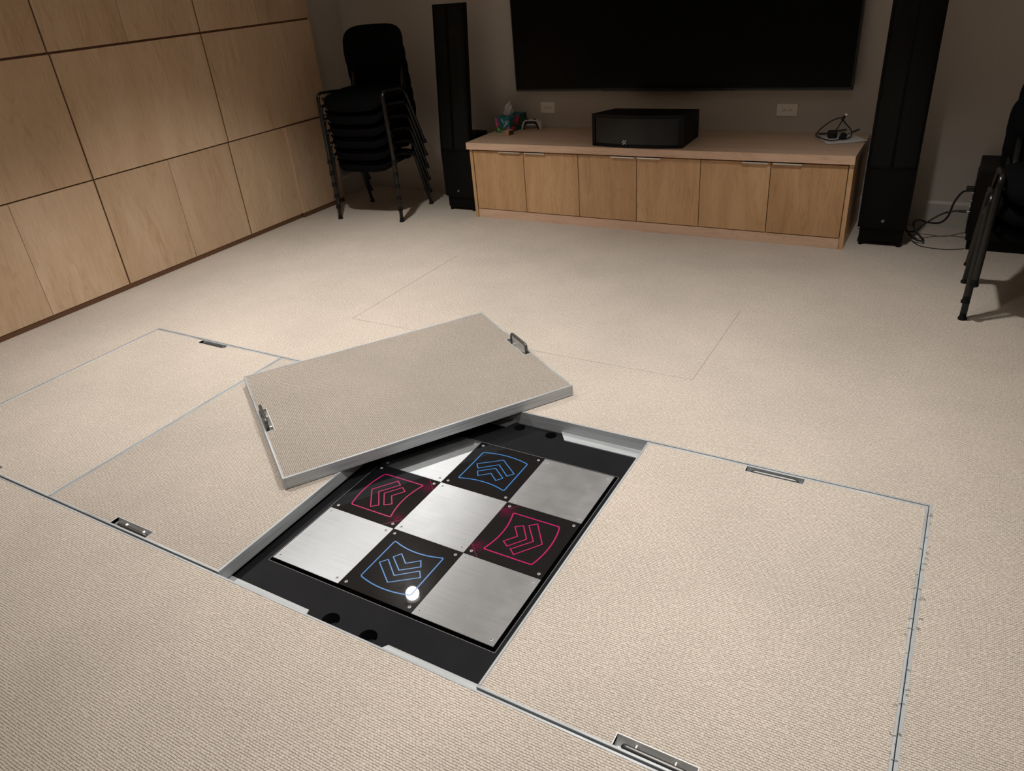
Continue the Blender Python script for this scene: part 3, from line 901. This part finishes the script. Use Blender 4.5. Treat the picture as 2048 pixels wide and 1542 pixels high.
def tower(x, y, rz, label):
    t = thing('tower_speaker', label, 'loudspeaker', (x, y, 0), rz, 'tower speakers beside the television')
    hw = 0.130
    bm = NB(); box(bm, -0.118, 0.118, 0.010, 0.270, 0.026, 0.112, bev=0.003, seg=1); obj('plinth', bm, SPK_BOX, t)
    for fx in (-0.102, 0.102):
        for fy in (0.026, 0.245):
            bm = NB(); cyl(bm, (fx, fy, 0.0), 0.014, 0.028, seg=16); obj('foot', bm, SPK_FRAME, t)
    # bass cabinet: front follows the bowed panel
    N = 12
    bow = lambda u: 0.012 * (1 - u * u)
    fr = [(-hw + 2 * hw * k / N, -bow(-1 + 2 * k / N)) for k in range(N + 1)]
    bm = NB(); prism(bm, fr + [(hw, 0.275), (-hw, 0.275)], 0.112, 0.456); 
    prism(bm, [(-hw + 0.002, 0.060), (hw - 0.002, 0.060), (hw - 0.002, 0.275), (-hw + 0.002, 0.275)], 0.4555, 0.556)
    obj('bass_cabinet', bm, SPK_BOX, t)
    # raked, horizontally bowed electrostatic panel
    z0, z1 = 0.459, 1.435
    def rk(z): return 0.002 + (z - z0) * 0.110
    def strip(bm, x0, x1, za, zb_, yf, yb, n=10):
        for k in range(n):
            u0, u1 = x0 + (x1 - x0) * k / n, x0 + (x1 - x0) * (k + 1) / n
            vs = []
            for (u, z, dy) in ((u0, za, yf), (u1, za, yf), (u1, zb_, yf), (u0, zb_, yf), (u0, za, yb), (u1, za, yb), (u1, zb_, yb), (u0, zb_, yb)):
                vs.append(bm.verts.new((u, rk(z) - 0.022 * (1 - (u / hw) ** 2) + dy, z)))
            for q in ((0, 1, 2, 3), (4, 5, 6, 7), (0, 1, 5, 4), (2, 3, 7, 6), (1, 2, 6, 5), (0, 3, 7, 4)):
                bm.faces.new([vs[i] for i in q])
        return bm
    fb = 0.014
    bm = NB()
    strip(bm, -hw, -hw + fb, z0, z1, 0.0, 0.050, 1); strip(bm, hw - fb, hw, z0, z1, 0.0, 0.050, 1)
    strip(bm, -hw + fb, hw - fb, z0, z0 + 0.010, 0.0, 0.050); strip(bm, -hw + fb, hw - fb, z1 - 0.016, z1, 0.0, 0.050)
    bmesh.ops.remove_doubles(bm, verts=bm.verts, dist=0.0001)
    obj('panel_frame', bm, SPK_FRAME, t)
    bm = NB(); strip(bm, -hw + fb, hw - fb, z0 + 0.010, z1 - 0.016, 0.004, 0.040, 14)
    bmesh.ops.remove_doubles(bm, verts=bm.verts, dist=0.0001)
    obj('perforated_panel', bm, GRILLE, t, smooth=True)
    bm = NB(); badge(bm, 0.0085, -0.0145); b = obj('badge', bm, LOGO, t, loc=(0, 0, 0.158)); b['label'] = 'small silver maker badge'
    for z in (0.49, 0.14):
        bm = NB(); cyl(bm, (-hw + 0.001, 0.215, z), 0.007, -0.018, axis=0, seg=12); obj('terminal_knob', bm, PLUG_METAL, t)
    return t
tower(-1.540, 3.522, 0, 'tall black tower speaker between the chair stack and the left end of the console')
tower(1.430, 3.530, math.radians(2), 'tall black tower speaker at the right end of the console')

# ------------------------------------------------------------------ centre speaker on the console
CT = 0.548
t = thing('center_speaker', 'wide black centre speaker with a bowed dark grille on the middle of the console', 'loudspeaker', (-0.065, 3.445, CT + 0.0005))
hw = 0.307
N = 18
fr = [(-hw + 2 * hw * k / N, -0.036 * (1 - (-1 + 2 * k / N) ** 2)) for k in range(N + 1)]
poly = fr + [(hw - 0.012, 0.355), (-hw + 0.012, 0.355)]
def slab(bm, pts, z0, z1f, z1b, yb=0.355):
    a = [bm.verts.new((p[0], p[1], z0)) for p in pts]
    b2 = [bm.verts.new((p[0], p[1], z1f + (z1b - z1f) * max(0, p[1]) / yb)) for p in pts]
    bm.faces.new(a); bm.faces.new(b2)
    for i in range(len(pts)): bm.faces.new((a[i], a[(i + 1) % len(pts)], b2[(i + 1) % len(pts)], b2[i]))
bm = NB()
inner = [(p[0] * 0.93, p[1] * 0.9 + 0.012) for p in fr]
slab(bm, [(p[0], max(p[1], 0.012) if False else p[1] + 0.016) for p in fr] + [(hw - 0.012, 0.355), (-hw + 0.012, 0.355)], 0.0, 0.200, 0.172)
obj('cabinet', bm, SPK_BOX, t)
bm = NB()   # raised front frame
fz = [(0.0, 0.018), (0.178, 0.200)]
for (za, zb_) in fz: prism(bm, fr + [(p[0], p[1] + 0.018) for p in reversed(fr)], za, zb_)
def fy(x): return -0.036 * (1 - (x / hw) ** 2)
for (xa, xb) in ((-hw, -hw + 0.022), (hw - 0.030, hw)):
    prism(bm, [(xa, fy(xa)), (xb, fy(xb)), (xb, fy(xb) + 0.018), (xa, fy(xa) + 0.018)], 0.018, 0.178)
obj('front_frame', bm, SPK_FRAME, t)
bm = NB()
gx = [-hw + 0.022 + (2 * hw - 0.052) * k / 16 for k in range(17)]
prism(bm, [(x, fy(x) + 0.006) for x in gx] + [(x, fy(x) + 0.016) for x in reversed(gx)], 0.018, 0.178)
obj('grille', bm, mat('smoked_glossy_grille', (0.003, 0.003, 0.0032), rough=0.18, spec=0.3), t, smooth=True)
bm = NB(); badge(bm, 0.014, fy(0.0) - 0.001); b = obj('badge', bm, LOGO, t, loc=(-0.07, 0.004, 0.032)); b['label'] = 'small silver maker badge'

# ------------------------------------------------------------------ things on the console
def ell(cx, cy, a, b, rot, n=14):
    c, s = math.cos(rot), math.sin(rot)
    return [(cx + a * math.cos(2 * PI * k / n) * c - b * math.sin(2 * PI * k / n) * s, cy + a * math.cos(2 * PI * k / n) * s + b * math.sin(2 * PI * k / n) * c) for k in range(n)]
t = thing('tissue_box', 'teal tissue box with pink flowers on the left end of the console', 'tissue box', (-1.247, 3.757, CT), math.radians(-4))
bw, bd, bh = 0.066, 0.232, 0.108
bm = NB(); box(bm, -bw, bw, 0, bd, 0, bh, bev=0.0015, seg=1); obj('carton', bm, TEAL, t)
bm = NB()
def fpoly(pts, m, e):          # on the front face
    A = [bm.verts.new((p[0], -0.0004 - e, p[1])) for p in pts]; f = bm.faces.new(A); f.material_index = m
def spoly(pts, m, e):          # on the right face
    A = [bm.verts.new((bw + 0.0004 + e, p[0], p[1])) for p in pts]; f = bm.faces.new(A); f.material_index = m
# front: leaves, flowers, white blossom strokes
fpoly([(-0.062, 0.004), (0.062, 0.004), (0.062, 0.022), (0.030, 0.030), (0.0, 0.040), (-0.025, 0.050), (-0.062, 0.040)], 1, 0)
for (cx, cz, a, b2, r, m) in ((-0.052, 0.085, 0.012, 0.022, 0.2, 3), (-0.044, 0.060, 0.017, 0.016, 0, 3), (-0.050, 0.046, 0.011, 0.014, 0.3, 3), (0.048, 0.024, 0.016, 0.013, 0, 3),
                              (0.055, 0.036, 0.010, 0.010, 0, 3), (0.004, 0.083, 0.006, 0.020, 0.55, 5), (0.022, 0.052, 0.006, 0.018, -0.75, 5), (0.040, 0.068, 0.008, 0.012, 0.2, 5), (0.030, 0.080, 0.005, 0.010, -0.9, 5), (0.052, 0.080, 0.004, 0.010, 0.8, 5),
                              (-0.036, 0.020, 0.008, 0.014, 0.6, 6), (-0.054, 0.060, 0.005, 0.006, 0, 6), (0.028, 0.068, 0.003, 0.003, 0, 7), (0.046, 0.016, 0.004, 0.008, 0, 5), (-0.010, 0.010, 0.010, 0.004, 0, 5)):
    fpoly(ell(cx, cz, a, b2, r), m, 0.0003 + 0.00005 * (cx + 0.1) + (0.0004 if m in (5, 6, 7) else 0))
spoly([(0.004, 0.004), (0.228, 0.004), (0.228, 0.104), (0.15, 0.104), (0.10, 0.060), (0.004, 0.050)], 2, 0)
for (cy, cz, a, b2, r, m) in ((0.085, 0.082, 0.026, 0.020, 0.4, 4), (0.105, 0.060, 0.022, 0.018, 1.2, 4), (0.075, 0.058, 0.020, 0.013, -0.5, 4), (0.118, 0.090, 0.020, 0.012, 0.9, 3), (0.050, 0.022, 0.026, 0.018, 0.2, 4),
                              (0.028, 0.028, 0.016, 0.016, 0, 3), (0.020, 0.066, 0.008, 0.026, -0.5, 1), (0.150, 0.050, 0.010, 0.034, -0.5, 1), (0.190, 0.065, 0.009, 0.030, 0.4, 1), (0.170, 0.022, 0.007, 0.020, -0.8, 5), (0.205, 0.030, 0.006, 0.016, 0.7, 5), (0.098, 0.072, 0.006, 0.006, 0, 6)):
    spoly(ell(cy, cz, a, b2, r), m, 0.0003 + (0.0003 if m in (3, 5, 6) else 0))
obj('floral_print', bm, [TEAL, GREENP, DKGREEN, PINKP, REDP, PALEB, YELP, TISSUE], t)
bm = NB()      # tissue: two crossing folded sheets pinched in the slot
for (ang, hgt, wid, ph) in ((0.25, 0.112, 0.044, 0.4), (1.25, 0.092, 0.030, 2.0), (-0.7, 0.080, 0.034, 3.4)):
    NU, NV = 14, 9
    g = []
    for i in range(NV):
        v = i / (NV - 1)
        row = []
        for k in range(NU):
            u = -1 + 2 * k / (NU - 1)
            w = wid * (0.35 + 1.0 * math.sin(min(1.0, v * 1.15) * PI * 0.62))
            a1 = u * w * (1 - 0.25 * v * v)
            b1 = 0.011 * (0.4 + v) * math.sin(3.6 * u + ph + 1.4 * v) + 0.012 * v * v
            zz = bh - 0.010 + v * hgt * (1 - 0.42 * u * u * v) + 0.004 * math.sin(6 * u + ph) * v
            row.append(bm.verts.new((-a1 * math.sin(ang) + b1 * math.cos(ang), 0.085 + a1 * math.cos(ang) + b1 * math.sin(ang), zz)))
        g.append(row)
    for i in range(NV - 1):
        for k in range(NU - 1):
            bm.faces.new((g[i][k], g[i][k + 1], g[i + 1][k + 1], g[i + 1][k]))
ti = obj('tissue', bm, TISSUE, t, smooth=True)
md = ti.modifiers.new('thickness', 'SOLIDIFY'); md.thickness = 0.0012

t = thing('wooden_block', 'tiny wooden block with one dark side in front of the tissue box', 'block', (-1.158, 3.660, CT), math.radians(-10))
bm = NB(); box(bm, -0.020, 0.020, 0, 0.058, 0, 0.034, bev=0.0015, seg=1)
bm.normal_update()
for f in bm.faces:
    if f.normal.x > 0.9: f.material_index = 1
obj('block_body', bm, [BLOCK_F, BLOCK_D], t)
bm = NB(); cyl(bm, (-0.020, -0.001, 0.017), 0.016, 0.022, axis=1, seg=18); obj('round_end', bm, BLOCK_F, t)

t = thing('game_controller', 'white and black game controller between the tissue box and the wall outlet', 'game controller', (-1.075, 3.905, CT), math.radians(4))
bm = NB()     # outline in x-z, standing on its grips and leaning back
prof = [(-0.052, 0.066), (-0.030, 0.070), (0.030, 0.070), (0.052, 0.066), (0.068, 0.054), (0.078, 0.030), (0.081, 0.008), (0.076, 0.0), (0.066, 0.0), (0.056, 0.014), (0.042, 0.028), (0.028, 0.032), (-0.028, 0.032), (-0.042, 0.028), (-0.056, 0.014), (-0.066, 0.0), (-0.076, 0.0), (-0.081, 0.008), (-0.078, 0.030), (-0.068, 0.054)]
prof = fillet2(prof, 0.008, 3)
extr(bm, prof, 1, -0.022, 0.024)
bmesh.ops.bevel(bm, geom=[e for e in bm.edges if len(e.link_faces) == 2 and e.calc_face_angle(0) > 1.2], offset=0.007, segments=2, affect='EDGES', clamp_overlap=True)
o = obj('white_shell', bm, WHITE_PL, t, smooth=True)
bm = NB()
prof2 = fillet2([(-0.040, 0.062), (0.040, 0.062), (0.052, 0.050), (0.064, 0.020), (0.070, 0.002), (0.062, 0.002), (0.050, 0.020), (0.036, 0.040), (0.022, 0.044), (-0.022, 0.044), (-0.036, 0.040), (-0.050, 0.020), (-0.062, 0.002), (-0.070, 0.002), (-0.064, 0.020), (-0.052, 0.050)], 0.006, 3)
extr(bm, prof2, 1, -0.026, -0.018); obj('black_faceplate', bm, BLACK_PL, t)
for sx in (-1, 1):
    bm = NB(); lathe(bm, [(0.0, 0.0), (0.006, 0.0), (0.005, 0.008), (0.0095, 0.010), (0.0095, 0.013), (0.0, 0.012)], c=(sx * 0.030, -0.016, 0.064), seg=16); obj('thumbstick', bm, BLACK_PL, t, smooth=True)

# sheet of paper with a coiled charger cable on top
bm = NB()
A = [bm.verts.new(p) for p in ((0.945, 3.885, 0.0), (1.052, 3.672, 0.0), (1.262, 3.770, 0.010), (1.155, 3.975, 0.0))]
bm.faces.new(A)
bmesh.ops.subdivide_edges(bm, edges=bm.edges, cuts=5, use_grid_fill=True)
for v in bm.verts:
    u = (v.co.x - 0.945) / 0.32
    v.co.z = CT + 0.0015 + 0.010 * max(0, u - 0.75) ** 1.5 * 4 + 0.0015 * math.sin(v.co.x * 60) * math.sin(v.co.y * 40) * 0.5 + 0.0005
r = bmesh.ops.extrude_face_region(bm, geom=list(bm.faces))
for v in r['geom']:
    if isinstance(v, bmesh.types.BMVert): v.co.z += 0.0006
prop(obj('paper_sheet', bm, PAPER), 'white sheet of paper under the coiled cable at the right end of the console', 'paper')
t = thing('charger_cable', 'black coiled charger cable with plugs on the white sheet of paper', 'cable', (1.06, 3.80, CT + 0.004))
def rel(p): return (p[0] - 1.06, p[1] - 3.80, p[2])
loop = [(1.061, 3.86, 0.030), (1.080, 3.895, 0.068), (1.094, 3.90, 0.100), (1.088, 3.90, 0.112), (1.066, 3.90, 0.107), (1.031, 3.90, 0.091), (0.989, 3.90, 0.058), (0.960, 3.90, 0.026), (0.952, 3.890, 0.008), (0.983, 3.836, 0.006), (1.054, 3.759, 0.006), (1.104, 3.790, 0.006), (1.145, 3.828, 0.007), (1.157, 3.880, 0.016), (1.149, 3.90, 0.040), (1.122, 3.90, 0.069), (1.098, 3.898, 0.096), (1.099, 3.90, 0.110)]
loop = [(p[0], p[1] - 0.02, p[2]) for p in loop]
bm = NB(); tube(bm, spline([rel(p) for p in loop], 8), 0.0036, 8); obj('cord', bm, CABLE, t, smooth=True)
bm = NB(); tube(bm, [rel(p) for p in ((1.089, 3.882, 0.096), (1.104, 3.885, 0.122))], 0.008, 8); obj('usb_plug', bm, CABLE, t)
bm = NB(); box(bm, -0.006, 0.006, -0.003, 0.003, 0, 0.016); obj('plug_tip', bm, PLUG_METAL, t, loc=rel((1.104, 3.885, 0.120)), rot=(0, 0.5, 0))
bm = NB(); box(bm, -0.026, 0.026, -0.030, 0.030, 0, 0.042, bev=0.009); obj('power_adapter', bm, CABLE, t, loc=rel((1.050, 3.845, 0.0)), rot=(0, 0, 0.3), smooth=True)
bm = NB(); cyl(bm, (0, 0, 0), 0.020, 0.030, seg=20); obj('round_plug', bm, CABLE, t, loc=rel((1.112, 3.818, 0.002)), rot=(0.5, 0.4, 0), smooth=True)
bm = NB(); tube(bm, [rel(p) for p in ((0.962, 3.875, 0.014), (1.035, 3.865, 0.020))], 0.006, 8); tube(bm, [rel(p) for p in ((1.07, 3.87, 0.034), (1.125, 3.88, 0.042))], 0.006, 8); obj('cable_strain_relief', bm, CABLE, t, smooth=True)
bm = NB(); tube(bm, spline([rel(p) for p in ((1.115, 3.83, 0.018), (1.145, 3.86, 0.024), (1.165, 3.89, 0.030))], 6), 0.0018, 6); tube(bm, [rel(p) for p in ((1.160, 3.885, 0.028), (1.192, 3.905, 0.040))], 0.0050, 8); obj('thin_lead', bm, CABLE, t, smooth=True)

# ------------------------------------------------------------------ stacking chairs
def make_chair(label, group):
    t = thing('stacking_chair', label, 'chair', (0, 0, 0), 0, group)
    for s in (-1, 1):
        path = fillet([(s * 0.280, -0.240, 0.012), (s * 0.270, -0.196, 0.492), (s * 0.268, 0.098, 0.440), (s * 0.280, 0.240, 0.012)], 0.055, 7)
        bm = NB(); tube(bm, path, 0.0145, 12, flat=0.72, flat_axis=(1, 0, 0)); o = obj('side_frame', bm, CHAIR_METAL, t, smooth=True)
        for fy_ in (-0.240, 0.240):
            bm = NB(); lathe(bm, [(0.0, 0.0), (0.019, 0.0), (0.019, 0.010), (0.0145, 0.016), (0.0145, 0.030), (0.0, 0.030)], c=(s * 0.280, fy_, 0.0), seg=14)
            obj('foot_cap', bm, CHAIR_PLASTIC, o, smooth=True)
    for y, z in ((-0.155, 0.415), (0.075, 0.405)):
        bm = NB(); tube(bm, fillet([(-0.266, y, z + 0.035), (-0.235, y, z), (0.235, y, z), (0.266, y, z + 0.035)], 0.02), 0.009, 8); obj('crossbar', bm, CHAIR_METAL, t, smooth=True)
    # seat cushion: rounded plan, waterfall front
    bm = NB()
    n = 40
    plan = []
    for k in range(n):
        a = 2 * PI * k / n
        c, s_ = math.cos(a), math.sin(a)
        e = 0.42
        plan.append((0.257 * math.copysign(abs(c) ** e, c), 0.216 * math.copysign(abs(s_) ** e, s_)))
    def sz(y): return 0.462 - 0.020 * (y > 0) * y * 2 - (0.055 * max(0, (-y - 0.10) / 0.12) ** 2)
    layers = [(0.90, -0.050), (0.985, -0.044), (1.0, -0.026), (0.985, -0.008), (0.93, 0.0), (0.80, 0.003), (0.5, 0.0), (0.2, -0.003)]
    rings = []
    for sc, dz in layers:
        rings.append([bm.verts.new((p[0] * sc, p[1] * sc - 0.02, sz(p[1] * sc) + dz)) for p in plan])
    for A, B in zip(rings, rings[1:]):
        for k in range(n): bm.faces.new((A[k], A[(k + 1) % n], B[(k + 1) % n], B[k]))
    bm.faces.new(rings[0]); bm.faces.new(rings[-1])
    obj('seat', bm, CHAIR_FABRIC, t, smooth=True)
    # back posts
    for s in (-1, 1):
        bm = NB(); tube(bm, fillet([(s * 0.208, 0.060, 0.420), (s * 0.208, 0.180, 0.418), (s * 0.210, 0.212, 0.50), (s * 0.210, 0.254, 0.66)], 0.04), 0.008, 8, flat=1.7, flat_axis=(0, 1, 0)); obj('back_post', bm, CHAIR_METAL, t, smooth=True)
    # backrest: rounded, curved and leaning back
    bm = NB()
    n = 44
    pl = []
    for k in range(n):
        a = 2 * PI * k / n
        c, s_ = math.cos(a), math.sin(a)
        e = 0.50
        x = 0.255 * math.copysign(abs(c) ** e, c); z = 0.160 * math.copysign(abs(s_) ** e, s_)
        if z < 0: x *= 1 - 0.05 * (-z / 0.16)
        pl.append((x, z))
    tilt = math.tan(math.radians(14))
    rings = []
    for sc, dy in ((0.94, 0.024), (0.99, 0.020), (1.0, 0.012), (0.985, 0.002), (0.93, -0.005), (0.8, -0.008), (0.4, -0.008)):
        rings.append([bm.verts.new((p[0] * sc, 0.250 + p[1] * sc * tilt + dy - 0.030 * (p[0] * sc / 0.238) ** 2, 0.682 + p[1] * sc)) for p in pl])
    for A, B in zip(rings, rings[1:]):
        for k in range(n): bm.faces.new((A[k], A[(k + 1) % n], B[(k + 1) % n], B[k]))
    bm.faces.new(rings[0]); bm.faces.new(rings[-1])
    obj('backrest', bm, CHAIR_FABRIC, t, smooth=True)
    return t
proto = None
def place_chair(x, y, z, rz, tilt, label, group):
    global proto
    if proto is None:
        proto = make_chair(label, group); c = proto
    else:
        c = copy_tree(proto)
    c.location = (x, y, z); c.rotation_euler = (tilt, 0, rz)
    c['label'] = label; c['group'] = group
a = math.radians(7.5)
NAMES = ['bottom black chair of the tall stack by the plywood wall', 'second chair from the bottom of the tall stack by the plywood wall', 'third chair from the bottom of the tall stack by the plywood wall',
         'third chair from the top of the tall stack by the plywood wall', 'second chair from the top of the tall stack by the plywood wall', 'topmost black chair of the tall stack by the plywood wall']
for k in range(6):
    tl = math.radians(1.2) * k
    f = 0.013 * k
    cx = -2.152 + f * math.sin(a) + 0.011 * k
    cy = 3.353 - f * math.cos(a)
    place_chair(cx, cy, 0.090 * k + 0.24 * math.sin(tl), a, tl, NAMES[k], 'black chairs stacked by the plywood wall')
NAMES = ['bottom black chair of the short stack at the right photo edge', 'middle black chair of the short stack at the right photo edge', 'top black chair of the short stack at the right photo edge']
for k in range(3):
    place_chair(2.176 + (0, -0.004, 0.014)[k], 2.846 - 0.013 * k, 0.090 * k + 0.24 * math.sin(math.radians(1.2) * k), math.radians(1), math.radians(1.2) * k, NAMES[k], 'black chairs stacked at the right edge')

# ------------------------------------------------------------------ subwoofer behind the right chairs, cables
t = thing('subwoofer', 'black subwoofer box with cable sockets behind the chairs at the right edge', 'subwoofer', (1.862, 3.60, 0))
bm = NB(); box(bm, 0, 0.52, 0, 0.37, 0.055, 0.450, bev=0.006); obj('cabinet', bm, noisy('black_ash_laminate', (0.006, 0.0052, 0.0042), (0.009, 0.008, 0.0065), 40, rough=0.5, spec=0.12), t)
bm = NB(); box(bm, 0.012, 0.50, 0.012, 0.35, 0.0, 0.056); obj('plinth', bm, SPK_BOX, t)
bm = NB(); box(bm, -0.006, 0.001, 0.05, 0.30, 0.08, 0.40, bev=0.001, seg=1); am = obj('amplifier_plate', bm, SPK_FRAME, t)
for (yy, zz) in ((0.08, 0.305), (0.08, 0.260), (0.08, 0.228)):
    bm = NB(); cyl(bm, (-0.005, yy, zz), 0.006, -0.012, axis=0, seg=12); obj('socket', bm, PLUG_METAL, am)
t = thing('audio_cables', 'two black audio cables looping from the subwoofer to the right tower speaker', 'cable', (1.75, 3.72, 0))
def rl(p): return (p[0] - 1.75, p[1] - 3.72, p[2])
bm = NB(); tube(bm, spline([rl(p) for p in ((1.838, 3.69, 0.315), (1.800, 3.70, 0.300), (1.770, 3.71, 0.235), (1.755, 3.73, 0.150), (1.720, 3.74, 0.105), (1.660, 3.76, 0.095), (1.610, 3.75, 0.110), (1.585, 3.72, 0.098), (1.605, 3.69, 0.060), (1.640, 3.67, 0.030), (1.655, 3.64, 0.020), (1.610, 3.65, 0.022), (1.560, 3.70, 0.050), (1.540, 3.74, 0.085))], 8), 0.0058, 8); obj('power_cord', bm, CABLE, t, smooth=True)
bm = NB(); tube(bm, spline([rl(p) for p in ((1.825, 3.69, 0.195), (1.780, 3.70, 0.190), (1.720, 3.71, 0.165), (1.650, 3.70, 0.110), (1.605, 3.70, 0.060), (1.560, 3.72, 0.045), (1.530, 3.76, 0.060))], 8), 0.0052, 8); obj('signal_cord', bm, CABLE, t, smooth=True)
bm = NB(); box(bm, -0.020, 0.022, -0.012, 0.012, -0.014, 0.014, bev=0.003); obj('power_plug', bm, CABLE, t, loc=rl((1.835, 3.69, 0.325)))
bm = NB(); cyl(bm, rl((1.800, 3.69, 0.1955)), 0.0075, 0.040, axis=0, seg=12); obj('phono_plug', bm, CABLE, t, smooth=True)
bm = NB(); cyl(bm, rl((1.840, 3.69, 0.1955)), 0.005, 0.016, axis=0, seg=12); obj('plug_tip', bm, PLUG_METAL, t, smooth=True)
bm = NB(); tube(bm, spline([(1.600, 3.66, 0.003), (1.640, 3.60, 0.003), (1.70, 3.575, 0.003), (1.775, 3.57, 0.003), (1.83, 3.59, 0.003), (1.868, 3.61, 0.003)], 8), 0.0028, 8)
prop(obj('thin_wire', bm, GREYCABLE, smooth=True), 'thin dark grey wire on the carpet between the right tower speaker and the subwoofer', 'wire')

# ------------------------------------------------------------------ recessed ceiling lamps
def downlight(x, y, watts, label):
    t = thing('ceiling_downlight', label, 'ceiling light', (x, y, CEIL), 0, 'recessed ceiling downlights')
    bm = NB(); lathe(bm, [(0.050, -0.002), (0.056, -0.010), (0.078, -0.006), (0.082, 0.0), (0.050, 0.0)], seg=32); obj('trim_ring', bm, LAMP_TRIM, t, smooth=True)
    bm = NB(); lathe(bm, [(0.0, -0.0035), (0.050, -0.0035), (0.050, -0.0005), (0.0, -0.0005)], seg=32); obj('lens', bm, LENS, t)
    ld = bpy.data.lights.new('lamp_beam', 'SPOT')
    ld.energy = watts; ld.color = LAMP_COLOUR
    ld.spot_size = LAMP_CONE; ld.spot_blend = 1.0
    ld.shadow_soft_size = 0.050
    lo = bpy.data.objects.new('lamp_beam', ld)
    lo.location = (0, 0, -0.054)
    COL.objects.link(lo); lo.parent = t
LBL = ['lit ceiling downlight mirrored as a white disc in the near arrow panel', 'lit ceiling downlight in front of the right tower speaker',
       'lit ceiling downlight above the leftmost closed floor hatch', 'lit ceiling downlight above the open pit', 'lit ceiling downlight nearest the camera']
for (x, y, w), l in zip(LAMPS, LBL): downlight(x, y, w, l)
